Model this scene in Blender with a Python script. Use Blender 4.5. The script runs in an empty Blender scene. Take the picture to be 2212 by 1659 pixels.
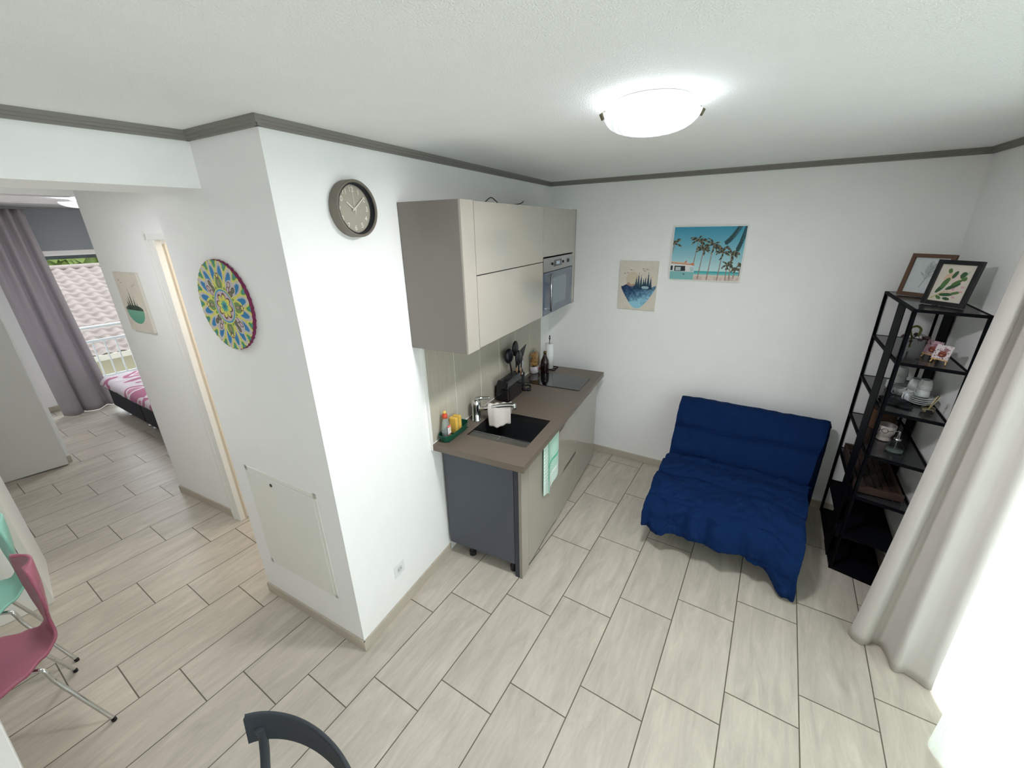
import bpy, bmesh, math, random
import numpy as np
from mathutils import Vector, Matrix
R = math.radians
random.seed(7); rng = np.random.default_rng(5)
scene = bpy.context.scene
COL = scene.collection

# ------------------------------------------------------------------ camera, world, lights, exposure
cam_d = bpy.data.cameras.new('camera'); cam = bpy.data.objects.new('camera', cam_d); COL.objects.link(cam)
cam.location = (1.66947, -1.23055, 2.10149); cam.rotation_euler = (1.20670, 0.01910, 0.56140)
cam_d.sensor_width = 36; cam_d.lens = 884.92/2212*36; cam_d.clip_start = 0.03
scene.camera = cam
scene.view_settings.view_transform = 'Standard'; scene.view_settings.look = 'None'
scene.view_settings.gamma = 1; scene.view_settings.use_curve_mapping = False
scene.view_settings.exposure = 0.34
W = bpy.data.worlds.new('sky'); scene.world = W; W.use_nodes = True
wn = W.node_tree.nodes; wl = W.node_tree.links
bg = wn['Background']; bg.inputs[0].default_value = (0.96, 0.98, 1.05, 1); bg.inputs[1].default_value = 4.8
def area(name, loc, rot, sx, sy, power, col=(1, 1, 1), portal=False):
    l = bpy.data.lights.new(name, 'AREA'); l.shape = 'RECTANGLE'; l.size = sx; l.size_y = sy
    l.energy = power; l.color = col
    o = bpy.data.objects.new(name, l); COL.objects.link(o); o.location = loc; o.rotation_euler = rot
    if portal: l.cycles.is_portal = True
    return o
# daylight entering through the glazed door on the right and through the bedroom window
area('daylight_portal_living', (2.95, -0.35, 1.1), (0, R(90), R(4)), 2.4, 3.2, 1, portal=True)
area('daylight_portal_bedroom', (-6.3, 0.9, 1.0), (0, R(-90), 0), 2.0, 2.4, 1, portal=True)
scene.cycles.max_bounces = 10; scene.cycles.diffuse_bounces = 6; scene.cycles.transparent_max_bounces = 16
scene.cycles.caustics_reflective = False; scene.cycles.caustics_refractive = False
scene.cycles.sample_clamp_indirect = 6

# ------------------------------------------------------------------ materials
def lin(c):
    return tuple((v/255/12.92 if v/255 <= .04045 else ((v/255+.055)/1.055)**2.4) for v in c)
MATS = {}
def mat(name, rgb, rough=.6, metal=0, spec=.5, bump=0, bscale=60, noise=0, nscale=8, trans=0, emit=0, coat=0, alpha=1, sheen=0, stretch=None, ior=1.45):
    if name in MATS: return MATS[name]
    m = bpy.data.materials.new(name); m.use_nodes = True
    n = m.node_tree.nodes; l = m.node_tree.links; b = n['Principled BSDF']
    c = (*lin(rgb), 1)
    b.inputs['Base Color'].default_value = c; b.inputs['Roughness'].default_value = rough
    b.inputs['Metallic'].default_value = metal; b.inputs['Specular IOR Level'].default_value = spec
    b.inputs['Transmission Weight'].default_value = trans; b.inputs['Alpha'].default_value = alpha
    b.inputs['Coat Weight'].default_value = coat; b.inputs['Sheen Weight'].default_value = sheen
    b.inputs['IOR'].default_value = ior
    tc = n.new('ShaderNodeTexCoord'); mp = n.new('ShaderNodeMapping'); l.new(tc.outputs['Object'], mp.inputs[0])
    if stretch: mp.inputs['Scale'].default_value = stretch
    nz = n.new('ShaderNodeTexNoise'); nz.inputs['Scale'].default_value = nscale; nz.inputs['Detail'].default_value = 4
    l.new(mp.outputs[0], nz.inputs[0])
    mx = n.new('ShaderNodeMix'); mx.data_type = 'RGBA'; k = max(noise, .02)
    mx.inputs[6].default_value = tuple(min(1, v*(1-k)) for v in c[:3])+(1,); mx.inputs[7].default_value = tuple(min(1, v*(1+k)) for v in c[:3])+(1,)
    l.new(nz.outputs[0], mx.inputs[0]); l.new(mx.outputs[2], b.inputs['Base Color'])
    if emit: b.inputs['Emission Color'].default_value = c; b.inputs['Emission Strength'].default_value = emit
    if bump:
        nb = n.new('ShaderNodeTexNoise'); nb.inputs['Scale'].default_value = bscale; nb.inputs['Detail'].default_value = 3
        l.new(mp.outputs[0], nb.inputs[0])
        bp = n.new('ShaderNodeBump'); bp.inputs['Strength'].default_value = bump; bp.inputs['Distance'].default_value = .01
        l.new(nb.outputs[0], bp.inputs['Height']); l.new(bp.outputs[0], b.inputs['Normal'])
    MATS[name] = m
    return m
def math_node(n, l, op, a, b=None):
    x = n.new('ShaderNodeMath'); x.operation = op
    for i, v in enumerate((a, b)):
        if v is None: continue
        if isinstance(v, (int, float)): x.inputs[i].default_value = v
        else: l.new(v, x.inputs[i])
    return x.outputs[0]
def floor_material(name='floor_tile', x0=0.0, s=.1672, W_=.3, L_=.6, base=(195, 187, 174), swap=False):
    m = bpy.data.materials.new(name); m.use_nodes = True
    n = m.node_tree.nodes; l = m.node_tree.links; b = n['Principled BSDF']
    tc = n.new('ShaderNodeTexCoord'); sp = n.new('ShaderNodeSeparateXYZ'); l.new(tc.outputs['Object'], sp.inputs[0])
    M_ = lambda op, a, bb=None: math_node(n, l, op, a, bb)
    u = M_('DIVIDE', sp.outputs[0], W_); c = M_('FLOOR', u); fu = M_('SUBTRACT', u, c)
    v = M_('DIVIDE', M_('SUBTRACT', sp.outputs[1], M_('MULTIPLY', c, s)), L_); r = M_('FLOOR', v); fv = M_('SUBTRACT', v, r)
    du = M_('MULTIPLY', M_('MINIMUM', fu, M_('SUBTRACT', 1.0, fu)), W_)
    dv = M_('MULTIPLY', M_('MINIMUM', fv, M_('SUBTRACT', 1.0, fv)), L_)
    d = M_('MINIMUM', du, dv)
    g = n.new('ShaderNodeMapRange'); g.inputs[1].default_value = .0019; g.inputs[2].default_value = .0032; l.new(d, g.inputs[0])  # 0 in the joint
    cb = n.new('ShaderNodeCombineXYZ'); l.new(c, cb.inputs[0]); l.new(r, cb.inputs[1])
    wnz = n.new('ShaderNodeTexWhiteNoise'); wnz.noise_dimensions = '3D'; l.new(cb.outputs[0], wnz.inputs[0])
    # veins: long streaks running slightly askew along the tile, different on every tile
    off = n.new('ShaderNodeVectorMath'); off.operation = 'SCALE'; l.new(wnz.outputs[1], off.inputs[0]); off.inputs['Scale'].default_value = 23
    ad = n.new('ShaderNodeVectorMath'); ad.operation = 'ADD'; l.new(tc.outputs['Object'], ad.inputs[0]); l.new(off.outputs[0], ad.inputs[1])
    mp = n.new('ShaderNodeMapping'); l.new(ad.outputs[0], mp.inputs[0]); mp.inputs['Rotation'].default_value = (0, 0, R(14)); mp.inputs['Scale'].default_value = (9, 1.6, 1)
    n1 = n.new('ShaderNodeTexNoise'); n1.inputs['Scale'].default_value = 1.6; n1.inputs['Detail'].default_value = 8; n1.inputs['Roughness'].default_value = .68; n1.inputs['Distortion'].default_value = .9; l.new(mp.outputs[0], n1.inputs[0])
    n2 = n.new('ShaderNodeTexNoise'); n2.inputs['Scale'].default_value = 3.5; n2.inputs['Detail'].default_value = 9; n2.inputs['Roughness'].default_value = .8; l.new(mp.outputs[0], n2.inputs[0])
    r1 = n.new('ShaderNodeValToRGB'); l.new(n1.outputs[0], r1.inputs[0])
    B_ = lin(base)
    e = r1.color_ramp.elements; e[0].position = .3; e[0].color = tuple(v*.80 for v in B_)+(1,); e[1].position = .72; e[1].color = tuple(min(1, v*1.16) for v in B_)+(1,)
    r2 = n.new('ShaderNodeMapRange'); l.new(n2.outputs[0], r2.inputs[0]); r2.inputs[1].default_value = .3; r2.inputs[2].default_value = .75; r2.inputs[3].default_value = .92; r2.inputs[4].default_value = 1.08
    r3 = n.new('ShaderNodeMapRange'); l.new(wnz.outputs[0], r3.inputs[0]); r3.inputs[3].default_value = .955; r3.inputs[4].default_value = 1.045
    k = M_('MULTIPLY', r2.outputs[0], r3.outputs[0])
    vm = n.new('ShaderNodeVectorMath'); vm.operation = 'SCALE'; l.new(r1.outputs[0], vm.inputs[0]); l.new(k, vm.inputs['Scale'])
    mx = n.new('ShaderNodeMix'); mx.data_type = 'RGBA'; l.new(g.outputs[0], mx.inputs[0]); mx.inputs[6].default_value = (*lin((98, 92, 78)), 1); l.new(vm.outputs[0], mx.inputs[7])
    l.new(mx.outputs[2], b.inputs['Base Color'])
    rr = n.new('ShaderNodeMapRange'); l.new(n2.outputs[0], rr.inputs[0]); rr.inputs[3].default_value = .30; rr.inputs[4].default_value = .46
    l.new(rr.outputs[0], b.inputs['Roughness']); b.inputs['Specular IOR Level'].default_value = .42
    bp = n.new('ShaderNodeBump'); bp.inputs['Strength'].default_value = .5; bp.inputs['Distance'].default_value = .002; l.new(g.outputs[0], bp.inputs['Height']); l.new(bp.outputs[0], b.inputs['Normal'])
    MATS[name] = m
    return m
def vcol_mat(name='painted', rough=.6, spec=.4):
    if name in MATS: return MATS[name]
    m = bpy.data.materials.new(name); m.use_nodes = True; n = m.node_tree.nodes; l = m.node_tree.links
    a = n.new('ShaderNodeVertexColor'); a.layer_name = 'paint'; b = n['Principled BSDF']
    l.new(a.outputs[0], b.inputs['Base Color']); b.inputs['Roughness'].default_value = rough; b.inputs['Specular IOR Level'].default_value = spec
    MATS[name] = m
    return m
def sheer_mat(name, rgb, see, tr):
    m = bpy.data.materials.new(name); m.use_nodes = True; n = m.node_tree.nodes; l = m.node_tree.links
    for x in list(n):
        if x.type != 'OUTPUT_MATERIAL': n.remove(x)
    out = [x for x in n if x.type == 'OUTPUT_MATERIAL'][0]
    d = n.new('ShaderNodeBsdfDiffuse'); t = n.new('ShaderNodeBsdfTranslucent'); tp = n.new('ShaderNodeBsdfTransparent')
    c = (*lin(rgb), 1); d.inputs[0].default_value = c; t.inputs[0].default_value = c
    m1 = n.new('ShaderNodeMixShader'); m1.inputs[0].default_value = tr; l.new(d.outputs[0], m1.inputs[1]); l.new(t.outputs[0], m1.inputs[2])
    m2 = n.new('ShaderNodeMixShader'); l.new(m1.outputs[0], m2.inputs[1]); l.new(tp.outputs[0], m2.inputs[2])
    tc = n.new('ShaderNodeTexCoord'); mp = n.new('ShaderNodeMapping'); mp.inputs['Scale'].default_value = (90, 90, 6); l.new(tc.outputs['Object'], mp.inputs[0])
    nz = n.new('ShaderNodeTexNoise'); nz.inputs['Scale'].default_value = 2; l.new(mp.outputs[0], nz.inputs[0])
    mr = n.new('ShaderNodeMapRange'); mr.inputs[3].default_value = max(0, see-.12); mr.inputs[4].default_value = see+.12; l.new(nz.outputs[0], mr.inputs[0])
    l.new(mr.outputs[0], m2.inputs[0]); l.new(m2.outputs[0], out.inputs[0])
    MATS[name] = m
    return m
def glass_mat(name='clear_glass', rgb=(250, 253, 252), rough=0.0, k=.85):
    if name in MATS: return MATS[name]
    m = bpy.data.materials.new(name); m.use_nodes = True; n = m.node_tree.nodes; l = m.node_tree.links
    for x in list(n):
        if x.type != 'OUTPUT_MATERIAL': n.remove(x)
    out = [x for x in n if x.type == 'OUTPUT_MATERIAL'][0]
    g = n.new('ShaderNodeBsdfGlossy'); g.inputs['Roughness'].default_value = .03; t = n.new('ShaderNodeBsdfTransparent'); t.inputs[0].default_value = (*lin(rgb), 1)
    lw = n.new('ShaderNodeLayerWeight'); lw.inputs[0].default_value = 1-k
    mr = n.new('ShaderNodeMapRange'); mr.inputs[3].default_value = .05; mr.inputs[4].default_value = .9; l.new(lw.outputs['Facing'], mr.inputs[0])
    pw = n.new('ShaderNodeMath'); pw.operation = 'POWER'; pw.inputs[1].default_value = 2.2; l.new(mr.outputs[0], pw.inputs[0])
    mx = n.new('ShaderNodeMixShader'); l.new(pw.outputs[0], mx.inputs[0]); l.new(t.outputs[0], mx.inputs[1]); l.new(g.outputs[0], mx.inputs[2]); l.new(mx.outputs[0], out.inputs[0])
    MATS[name] = m
    return m

WALL = mat('white_wall_paint', (245, 245, 244), .75, bump=.12, bscale=140, noise=.01)
CEIL = mat('ceiling_plaster', (245, 246, 245), .85, bump=.4, bscale=230, noise=.01)
CROWN = mat('grey_crown_paint', (132, 129, 124), .55, bump=.05)
BASE = mat('beige_tile_skirting', (186, 177, 162), .45, noise=.1, nscale=14)
FLOOR = floor_material()
TAUPE = mat('glossy_taupe_front', (163, 157, 147), .1, spec=.6, coat=.5)
TAUPE_SIDE = mat('satin_taupe_side', (138, 131, 124), .32, spec=.5)
WORK = mat('brown_worktop', (110, 99, 88), .38, noise=.05, nscale=300)
CARC = mat('anthracite_side', (78, 82, 92), .45)
BLACK = mat('black_plastic', (20, 21, 25), .35)
BLACKG = mat('black_gloss', (12, 14, 20), .12, coat=.5)
BMETAL = mat('black_powder_steel', (9, 11, 16), .7, spec=.1)
CHROME = mat('chrome', (215, 217, 218), .08, metal=1)
STEEL = mat('brushed_steel', (176, 178, 180), .3, metal=1)
WHITE = mat('white_lacquer', (240, 240, 236), .35)
CREAM = mat('cream_door', (232, 222, 205), .4)
GLASS = glass_mat()
PORC = mat('white_porcelain', (226, 231, 231), .12, coat=.6)
WOODL = mat('light_wood', (222, 180, 140), .5, noise=.1, nscale=40, stretch=(1, 1, .1))

# ------------------------------------------------------------------ mesh helpers
class MB:
    def __init__(s): s.v = []; s.f = []; s.m = []
    def add(s, vs, fs, mi=0, T=None):
        k = len(s.v)
        for p in vs:
            p = Vector(p)
            if T is not None: p = T @ p
            s.v.append(tuple(p))
        for f in fs: s.f.append(tuple(i+k for i in f)); s.m.append(mi)
        return s
    def box(s, x0, x1, y0, y1, z0, z1, mi=0, T=None):
        vs = [(x0, y0, z0), (x1, y0, z0), (x1, y1, z0), (x0, y1, z0), (x0, y0, z1), (x1, y0, z1), (x1, y1, z1), (x0, y1, z1)]
        return s.add(vs, [(0, 3, 2, 1), (4, 5, 6, 7), (0, 1, 5, 4), (1, 2, 6, 5), (2, 3, 7, 6), (3, 0, 4, 7)], mi, T)
    def prism(s, poly, z0, z1, mi=0, T=None):
        a = sum(poly[i][0]*poly[(i+1) % len(poly)][1]-poly[(i+1) % len(poly)][0]*poly[i][1] for i in range(len(poly)))
        if a < 0: poly = poly[::-1]
        n = len(poly)
        vs = [(p[0], p[1], z0) for p in poly]+[(p[0], p[1], z1) for p in poly]
        return s.add(vs, [tuple(range(n))[::-1], tuple(range(n, 2*n))]+[(i, (i+1) % n, n+(i+1) % n, n+i) for i in range(n)], mi, T)
    def tube(s, path, r, seg=10, mi=0, cap=True, T=None):
        path = [Vector(p) for p in path]; n = len(path); rr = r if isinstance(r, (list, tuple)) else [r]*n
        t0 = (path[1]-path[0]).normalized(); up = Vector((0, 0, 1)) if abs(t0.z) < .9 else Vector((1, 0, 0))
        a = t0.cross(up).normalized(); vs = []
        for i, p in enumerate(path):
            t = (path[min(i+1, n-1)]-path[max(i-1, 0)])
            t = t.normalized() if t.length > 1e-9 else t0
            a = (a-t*a.dot(t)).normalized(); b = t.cross(a)
            for k in range(seg):
                th = 2*math.pi*k/seg; vs.append(p+(a*math.cos(th)+b*math.sin(th))*rr[i])
        fs = [(i*seg+k, i*seg+(k+1) % seg, (i+1)*seg+(k+1) % seg, (i+1)*seg+k) for i in range(n-1) for k in range(seg)]
        if cap: fs += [tuple(range(seg))[::-1], tuple(range((n-1)*seg, n*seg))]
        return s.add(vs, fs, mi, T)
    def lathe(s, prof, cx=0, cy=0, cz=0, seg=28, mi=0, T=None):
        vs = []; fs = []
        for r, z in prof:
            for k in range(seg):
                th = 2*math.pi*k/seg; vs.append((cx+r*math.cos(th), cy+r*math.sin(th), cz+z))
        for i in range(len(prof)-1):
            for k in range(seg): fs.append((i*seg+k, i*seg+(k+1) % seg, (i+1)*seg+(k+1) % seg, (i+1)*seg+k))
        if prof[0][0] > 1e-6: pass
        return s.add(vs, fs, mi, T)
    def grid(s, fn, nu, nv, mi=0, T=None):
        vs = [fn(i/nu, j/nv) for j in range(nv+1) for i in range(nu+1)]
        fs = [(j*(nu+1)+i, j*(nu+1)+i+1, (j+1)*(nu+1)+i+1, (j+1)*(nu+1)+i) for j in range(nv) for i in range(nu)]
        return s.add(vs, fs, mi, T)
    def ball(s, c, r, seg=16, mi=0, sc=(1, 1, 1), T=None):
        n = seg//2
        def fn(u, v):
            th = 2*math.pi*u; ph = math.pi*(v-.5)
            return (c[0]+r*sc[0]*math.cos(ph)*math.cos(th), c[1]+r*sc[1]*math.cos(ph)*math.sin(th), c[2]+r*sc[2]*math.sin(ph))
        return s.grid(fn, seg, n, mi, T)
    def build(s, name, mats, parent=None, smooth=False, bevel=0, loc=None, rotz=None, solid=0, subsurf=0, seg=2):
        me = bpy.data.meshes.new(name); me.from_pydata([tuple(p) for p in s.v], [], s.f)
        if not isinstance(mats, (list, tuple)): mats = [mats]
        for m in mats: me.materials.append(m)
        if len(mats) > 1: me.polygons.foreach_set('material_index', s.m)
        if smooth: me.polygons.foreach_set('use_smooth', [True]*len(me.polygons))
        me.update()
        if smooth: weld(me)
        o = bpy.data.objects.new(name, me); COL.objects.link(o)
        if parent: o.parent = parent
        if loc is not None: o.location = loc
        if rotz is not None: o.rotation_euler = (0, 0, rotz)
        if solid: md = o.modifiers.new('s', 'SOLIDIFY'); md.thickness = solid; md.offset = 0
        if bevel: md = o.modifiers.new('b', 'BEVEL'); md.width = bevel; md.segments = seg; md.limit_method = 'ANGLE'; md.angle_limit = R(40)
        if subsurf: md = o.modifiers.new('u', 'SUBSURF'); md.levels = subsurf; md.render_levels = subsurf
        return o
def weld(me):
    bm = bmesh.new(); bm.from_mesh(me); bmesh.ops.remove_doubles(bm, verts=bm.verts, dist=1e-5); bm.to_mesh(me); bm.free()
def tag(o, label=None, cat=None, group=None, kind=None):
    if label: o['label'] = label
    if cat: o['category'] = cat
    if group: o['group'] = group
    if kind: o['kind'] = kind
    return o
def thing(name, label, cat, loc=(0, 0, 0), rotz=0, group=None):
    o = bpy.data.objects.new(name, None); o.empty_display_size = .05; COL.objects.link(o)
    o.location = loc; o.rotation_euler = (0, 0, rotz)
    return tag(o, label, cat, group)
def struct(o): o['kind'] = 'structure'; return o
def copy_tree(o, parent=None):
    c = o.copy(); COL.objects.link(c)
    if parent: c.parent = parent
    for ch in [x for x in list(scene.objects) if x.parent == o]: copy_tree(ch, c)
    return c
def smooth_path(pts, n=8):
    P = [Vector(p) for p in pts]; out = []
    for i in range(len(P)-1):
        p0 = P[max(i-1, 0)]; p1 = P[i]; p2 = P[i+1]; p3 = P[min(i+2, len(P)-1)]
        for k in range(n):
            t = k/n; out.append(.5*((2*p1)+(-p0+p2)*t+(2*p0-5*p1+4*p2-p3)*t*t+(-p0+3*p1-3*p2+p3)*t**3))
    out.append(P[-1]); return out
def painted(name, img, w, h, parent, flip=False, rough=.6):
    """flat grid in the local XZ plane (x 0..w, z 0..h), facing -y, coloured from the array img (rows from the top)"""
    H_, W_ = img.shape[:2]
    xs, zs = np.meshgrid(np.linspace(0, w, W_), np.linspace(h, 0, H_))
    v = np.stack([xs.ravel(), np.zeros(W_*H_), zs.ravel()], 1)
    i = np.arange((H_-1)*(W_-1)); r = i//(W_-1); c = i % (W_-1); a = r*W_+c
    f = np.stack([a, a+W_, a+W_+1, a+1], 1)
    me = bpy.data.meshes.new(name)
    me.vertices.add(len(v)); me.vertices.foreach_set('co', v.ravel())
    me.loops.add(f.size); me.loops.foreach_set('vertex_index', f.ravel())
    me.polygons.add(len(f)); me.polygons.foreach_set('loop_start', np.arange(len(f))*4); me.polygons.foreach_set('loop_total', np.full(len(f), 4))
    me.update(); me.validate()
    L = np.clip(img, 0, 1); L = np.where(L <= .04045, L/12.92, ((L+.055)/1.055)**2.4)
    ca = me.color_attributes.new('paint', 'FLOAT_COLOR', 'POINT')
    ca.data.foreach_set('color', np.concatenate([L.reshape(-1, 3), np.ones((len(v), 1))], 1).ravel())
    me.materials.append(vcol_mat('painted_%g' % rough, rough))
    o = bpy.data.objects.new(name, me); COL.objects.link(o); o.parent = parent
    return o

# ------------------------------------------------------------------ wall frames (measured)
T1, T2, T3 = R(5.8549), R(3.4673), R(0.8505); HC = 2.427; CZ = 2.46
c0 = Vector((0.146, -0.357, 0)); LK = 2.618; LP = .843; LH = .433; TH = R(3.808)
kd = Vector((-math.sin(T1), math.cos(T1), 0)); kn = Vector((math.cos(T1), math.sin(T1), 0))
pd = Vector((-math.cos(T2), -math.sin(T2), 0)); pn = Vector((math.sin(T2), -math.cos(T2), 0))
bd = Vector((math.cos(T3), math.sin(T3), 0)); bn = Vector((math.sin(T3), -math.cos(T3), 0))
cb = c0+kd*LK; cr = cb+bd*2.663
TR = R(4.1); rd = Vector((math.sin(TR), -math.cos(TR), 0)); rn = Vector((-math.cos(TR), -math.sin(TR), 0))
pe = c0+pd*LP
hd = Vector((math.sin(TH), -math.cos(TH), 0))*1.0     # along the beam, towards the viewer's end of the room
hd = Vector((-math.sin(TH), -math.cos(TH), 0)); hd = Vector((-0.0659, -0.9978, 0))
ch = c0+pd*LH
def KF(parent_name, label, cat, al=0, out=0, z=0, group=None):  # thing in the kitchen frame: local x = out of the wall, y = along it
    p = c0+kd*al+kn*out; return thing(parent_name, label, cat, (p.x, p.y, z), T1, group)
# ------------------------------------------------------------------ structure
def poly_wall(name, poly, z0, z1, m=WALL): return struct(MB().prism([(p[0], p[1]) for p in poly], z0, z1).build(name, m))
fl = MB().box(-6.25, 3.1, -3.75, 3.1, -.12, 0); struct(fl.build('floor', FLOOR))
struct(MB().box(-6.25, 3.1, -3.75, 3.1, CZ, CZ+.12).build('ceiling', CEIL))
v2 = lambda p, q=0: (p.x, p.y)
kb = cb-kn*.12
poly_wall('wall_kitchen', [v2(c0+kd*.45), v2(cb), v2(kb+kd*.12), v2(c0+kd*.45-kn*.12)], 0, CZ)
poly_wall('wall_pillar', [v2(c0), v2(pe), (pe.x-.02, pe.y+.26), (c0.x-.2, c0.y+.5), v2(c0+kd*.45)], 0, CZ)
poly_wall('wall_back', [v2(cb), v2(cr), v2(cr-bn*.14), v2(cb-bn*.14)], 0, CZ)
# right wall with the glazed balcony door
def rp(a, o=0): return cr+rd*a+rn*o
WA, WB, WT = 1.30, 4.30, 2.22
wr = MB()
wr.prism([v2(rp(-.14)), v2(rp(WA)), v2(rp(WA, -.28)), v2(rp(-.14, -.28))], 0, CZ)
wr.prism([v2(rp(WA)), v2(rp(WB)), v2(rp(WB, -.28)), v2(rp(WA, -.28))], WT, CZ)
wr.prism([v2(rp(WB)), v2(rp(6.0)), v2(rp(6.0, -.28)), v2(rp(WB, -.28))], 0, CZ)
struct(wr.build('wall_right', WALL))
struct(MB().prism([v2(rp(5.9, -.1)), v2(rp(5.9, .0)+Vector((-9.2, 0, 0))), v2(rp(6.02, .0)+Vector((-9.2, 0, 0))), v2(rp(6.02, -.1))], 0, CZ).build('wall_rear', WALL))
# ceiling beam running from the pillar towards the dining side
bm0 = ch; bm1 = ch+hd*3.3; bx = Vector((-.345, -.02, 0))
poly_wall('wall_beam', [v2(bm0), v2(bm1), v2(bm1+bx), v2(bm0+bx)], 2.267, CZ)
# hall wall with the small picture, doorway to the lit room
A = Vector((-2.4276, -.2337, 0)); Bp = Vector((-1.652, -.1665, 0)); D1 = Vector((-1.544, -.157, 0)); hw = (D1-A).normalized(); hn = Vector((hw.y, -hw.x, 0))
poly_wall('wall_hall', [v2(A), v2(D1+hw*-.01), v2(D1-hw*.01-hn*.12), v2(A-hn*.12)], 0, CZ)
poly_wall('wall_doorhead', [v2(D1-hw*.01), (pe.x-.0, D1.y+.065), (pe.x, D1.y+.185), v2(D1-hw*.01-hn*.12)], 2.075, CZ)
poly_wall('wall_lintel', [v2(A), v2(A+Vector((-.15, .0, 0))), v2(A+Vector((-.03, -3.2, 0))), v2(A+Vector((.12, -3.2, 0)))], 2.356, CZ)
# room behind the doorway
br = MB(); br.box(-1.78, -1.66, .0, 1.7, 0, CZ); br.box(-1.66, -.55, 1.6, 1.7, 0, CZ); br.box(-.62, -.5, .05, 1.6, 0, CZ)
struct(br.build('wall_bathroom', WALL))
# bedroom
bw = MB(); XW = -5.94
bw.box(XW-.3, XW, -2.6, -.12, 0, CZ); bw.box(XW-.3, XW, -.12, 1.75, 1.93, CZ); bw.box(XW-.3, XW, 1.75, 3.1, 0, CZ)
struct(bw.build('wall_bedroom_window', WALL))
struct(MB().box(XW, -4.0, -2.3, -.58, 0, CZ).build('wall_closet', WALL))
struct(MB().box(XW, -2.3, 2.6, 2.75, 0, CZ).build('wall_bedroom_far', WALL))
struct(MB().box(-2.50, -2.40, -.13, 2.6, 0, CZ).build('wall_bedroom_inner', WALL))
struct(MB().box(-4.0, -2.38, -2.3, -2.15, 0, CZ).build('wall_hall_left', WALL))
# crown mouldings (grey, three grooves)
def crown(name, p, q, nrm, m=CROWN):
    o = MB(); d = (q-p); prof = [(0, 0), (.012, 0), (.012, .008), (.017, .010), (.017, .018), (.021, .020), (.021, .033), (0, .033)]
    vs = []
    for e in (p, q):
        for a, z in prof: vs.append((*(e+nrm*a).xy, HC+z))
    n = len(prof); o.add(vs, [(i, (i+1) % n, n+(i+1) % n, n+i) for i in range(n)]+[tuple(range(n)), tuple(range(n, 2*n))[::-1]])
    return struct(o.build(name, m))
crown('trim_1', c0-kd*.02, cb, kn); crown('trim_2', cb, cr, bn); crown('trim_3', cr, rp(5.9), rn)
crown('trim_4', c0-pd*.02, ch, pn); crown('trim_5', bm0, bm1, Vector((.9978, -.0659, 0)))
# baseboards
def skirting(name, p, q, nrm, h=.065, t=.011):
    return struct(MB().prism([v2(p), v2(q), v2(q+nrm*t), v2(p+nrm*t)], 0, h).build(name, BASE, bevel=.0015))
skirting('baseboard_kitchen', c0-kd*.011, c0+kd*.80, kn); skirting('baseboard_back', cb, cr, bn); skirting('baseboard_pillar', c0-pd*.011, pe, pn)
skirting('baseboard_hall', A, A+hw*.78, hn); skirting('baseboard_right', cr, rp(WA), rn)
skirting('baseboard_bedroom', Vector((XW, -.58, 0)), Vector((XW, -.12, 0)), Vector((1, 0, 0)))
skirting('baseboard_closet', Vector((-4.0, -.58, 0)), Vector((-4.0, -1.6, 0)), Vector((1, 0, 0)))
# doorway casing and pocket door leaf
dc = MB()
def hwp(a, o=0): return A+hw*a+hn*o
for a0, a1, t in ((.775, .80, .012), (.80, .822, .02), (.822, .888, .014)):
    dc.prism([v2(hwp(a0, -.02)), v2(hwp(a1, -.02)), v2(hwp(a1, t)), v2(hwp(a0, t))], 0, 2.11)
dc.prism([v2(hwp(.775, -.02)), v2(hwp(1.72, -.02)), v2(hwp(1.72, .02)), v2(hwp(.775, .02))], 2.075, 2.112)
struct(dc.build('trim_6', WHITE, bevel=.003))
dl = thing('door_1', None, None, (D1.x-.008, D1.y+.02, 0), R(3)); struct(dl)
MB().box(0, .012, .012, .10, .012, 2.05).build('door_leaf_edge', CREAM, dl, bevel=.002)
MB().box(-.004, .004, -.012, .012, 0, 2.05).build('door_stop', CREAM, dl)
x = MB(); x.tube([(.010, .04, 1.235), (.0165, .04, 1.235)], .011, 16); x.build('lock_cylinder', STEEL, dl, smooth=True)
x = MB(); x.tube([(.0166, .04, 1.235), (.0172, .04, 1.235)], .006, 12); x.build('keyhole', BLACK, dl)
x = MB(); x.box(.011, .0135, .034, .046, .99, 1.15); x.build('recessed_pull', STEEL, dl, bevel=.005, seg=3)
d2 = thing('door_2', None, None, (-3.92, -.62, 0), R(-8.6)); struct(d2)
MB().box(-.04, 0, -.86, 0, .012, 2.06).build('door_leaf', mat('white_door', (214, 214, 208), .45), d2, bevel=.002)
# ------------------------------------------------------------------ windows
def window_frame(name, T, w, h, z0, nmull=1, frame=.06):
    o = MB()
    for a, b in ((0, frame), (w-frame, w)): o.box(-.03, .03, a, b, z0, z0+h, T=T)
    o.box(-.03, .03, 0, w, z0, z0+frame, T=T); o.box(-.03, .03, 0, w, z0+h-frame, z0+h, T=T)
    for k in range(1, nmull+1): o.box(-.03, .03, w*k/(nmull+1)-.045, w*k/(nmull+1)+.045, z0, z0+h, T=T)
    fr = o.build(name, WHITE, bevel=.004); struct(fr)
    g = MB(); g.box(-.004, .004, frame, w-frame, z0+frame, z0+h-frame, T=T); g.build('window_pane', GLASS, fr)
    return fr
Tw = Matrix.Translation(rp(WB, -.18)) @ Matrix.Rotation(TR, 4, 'Z')
window_frame('window_1', Tw, WB-WA, WT, 0, 2)
Tb = Matrix.Translation((XW-.12, -.12, 0)); window_frame('window_2', Tb, 1.87, 1.935, 0, 0, .052)
struct(MB().box(XW-.30, XW-.26, -.12, 1.75, 1.835, 1.93).build('trim_7', mat('grey_roller_shutter', (92, 98, 104), .5), bevel=.003))
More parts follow.
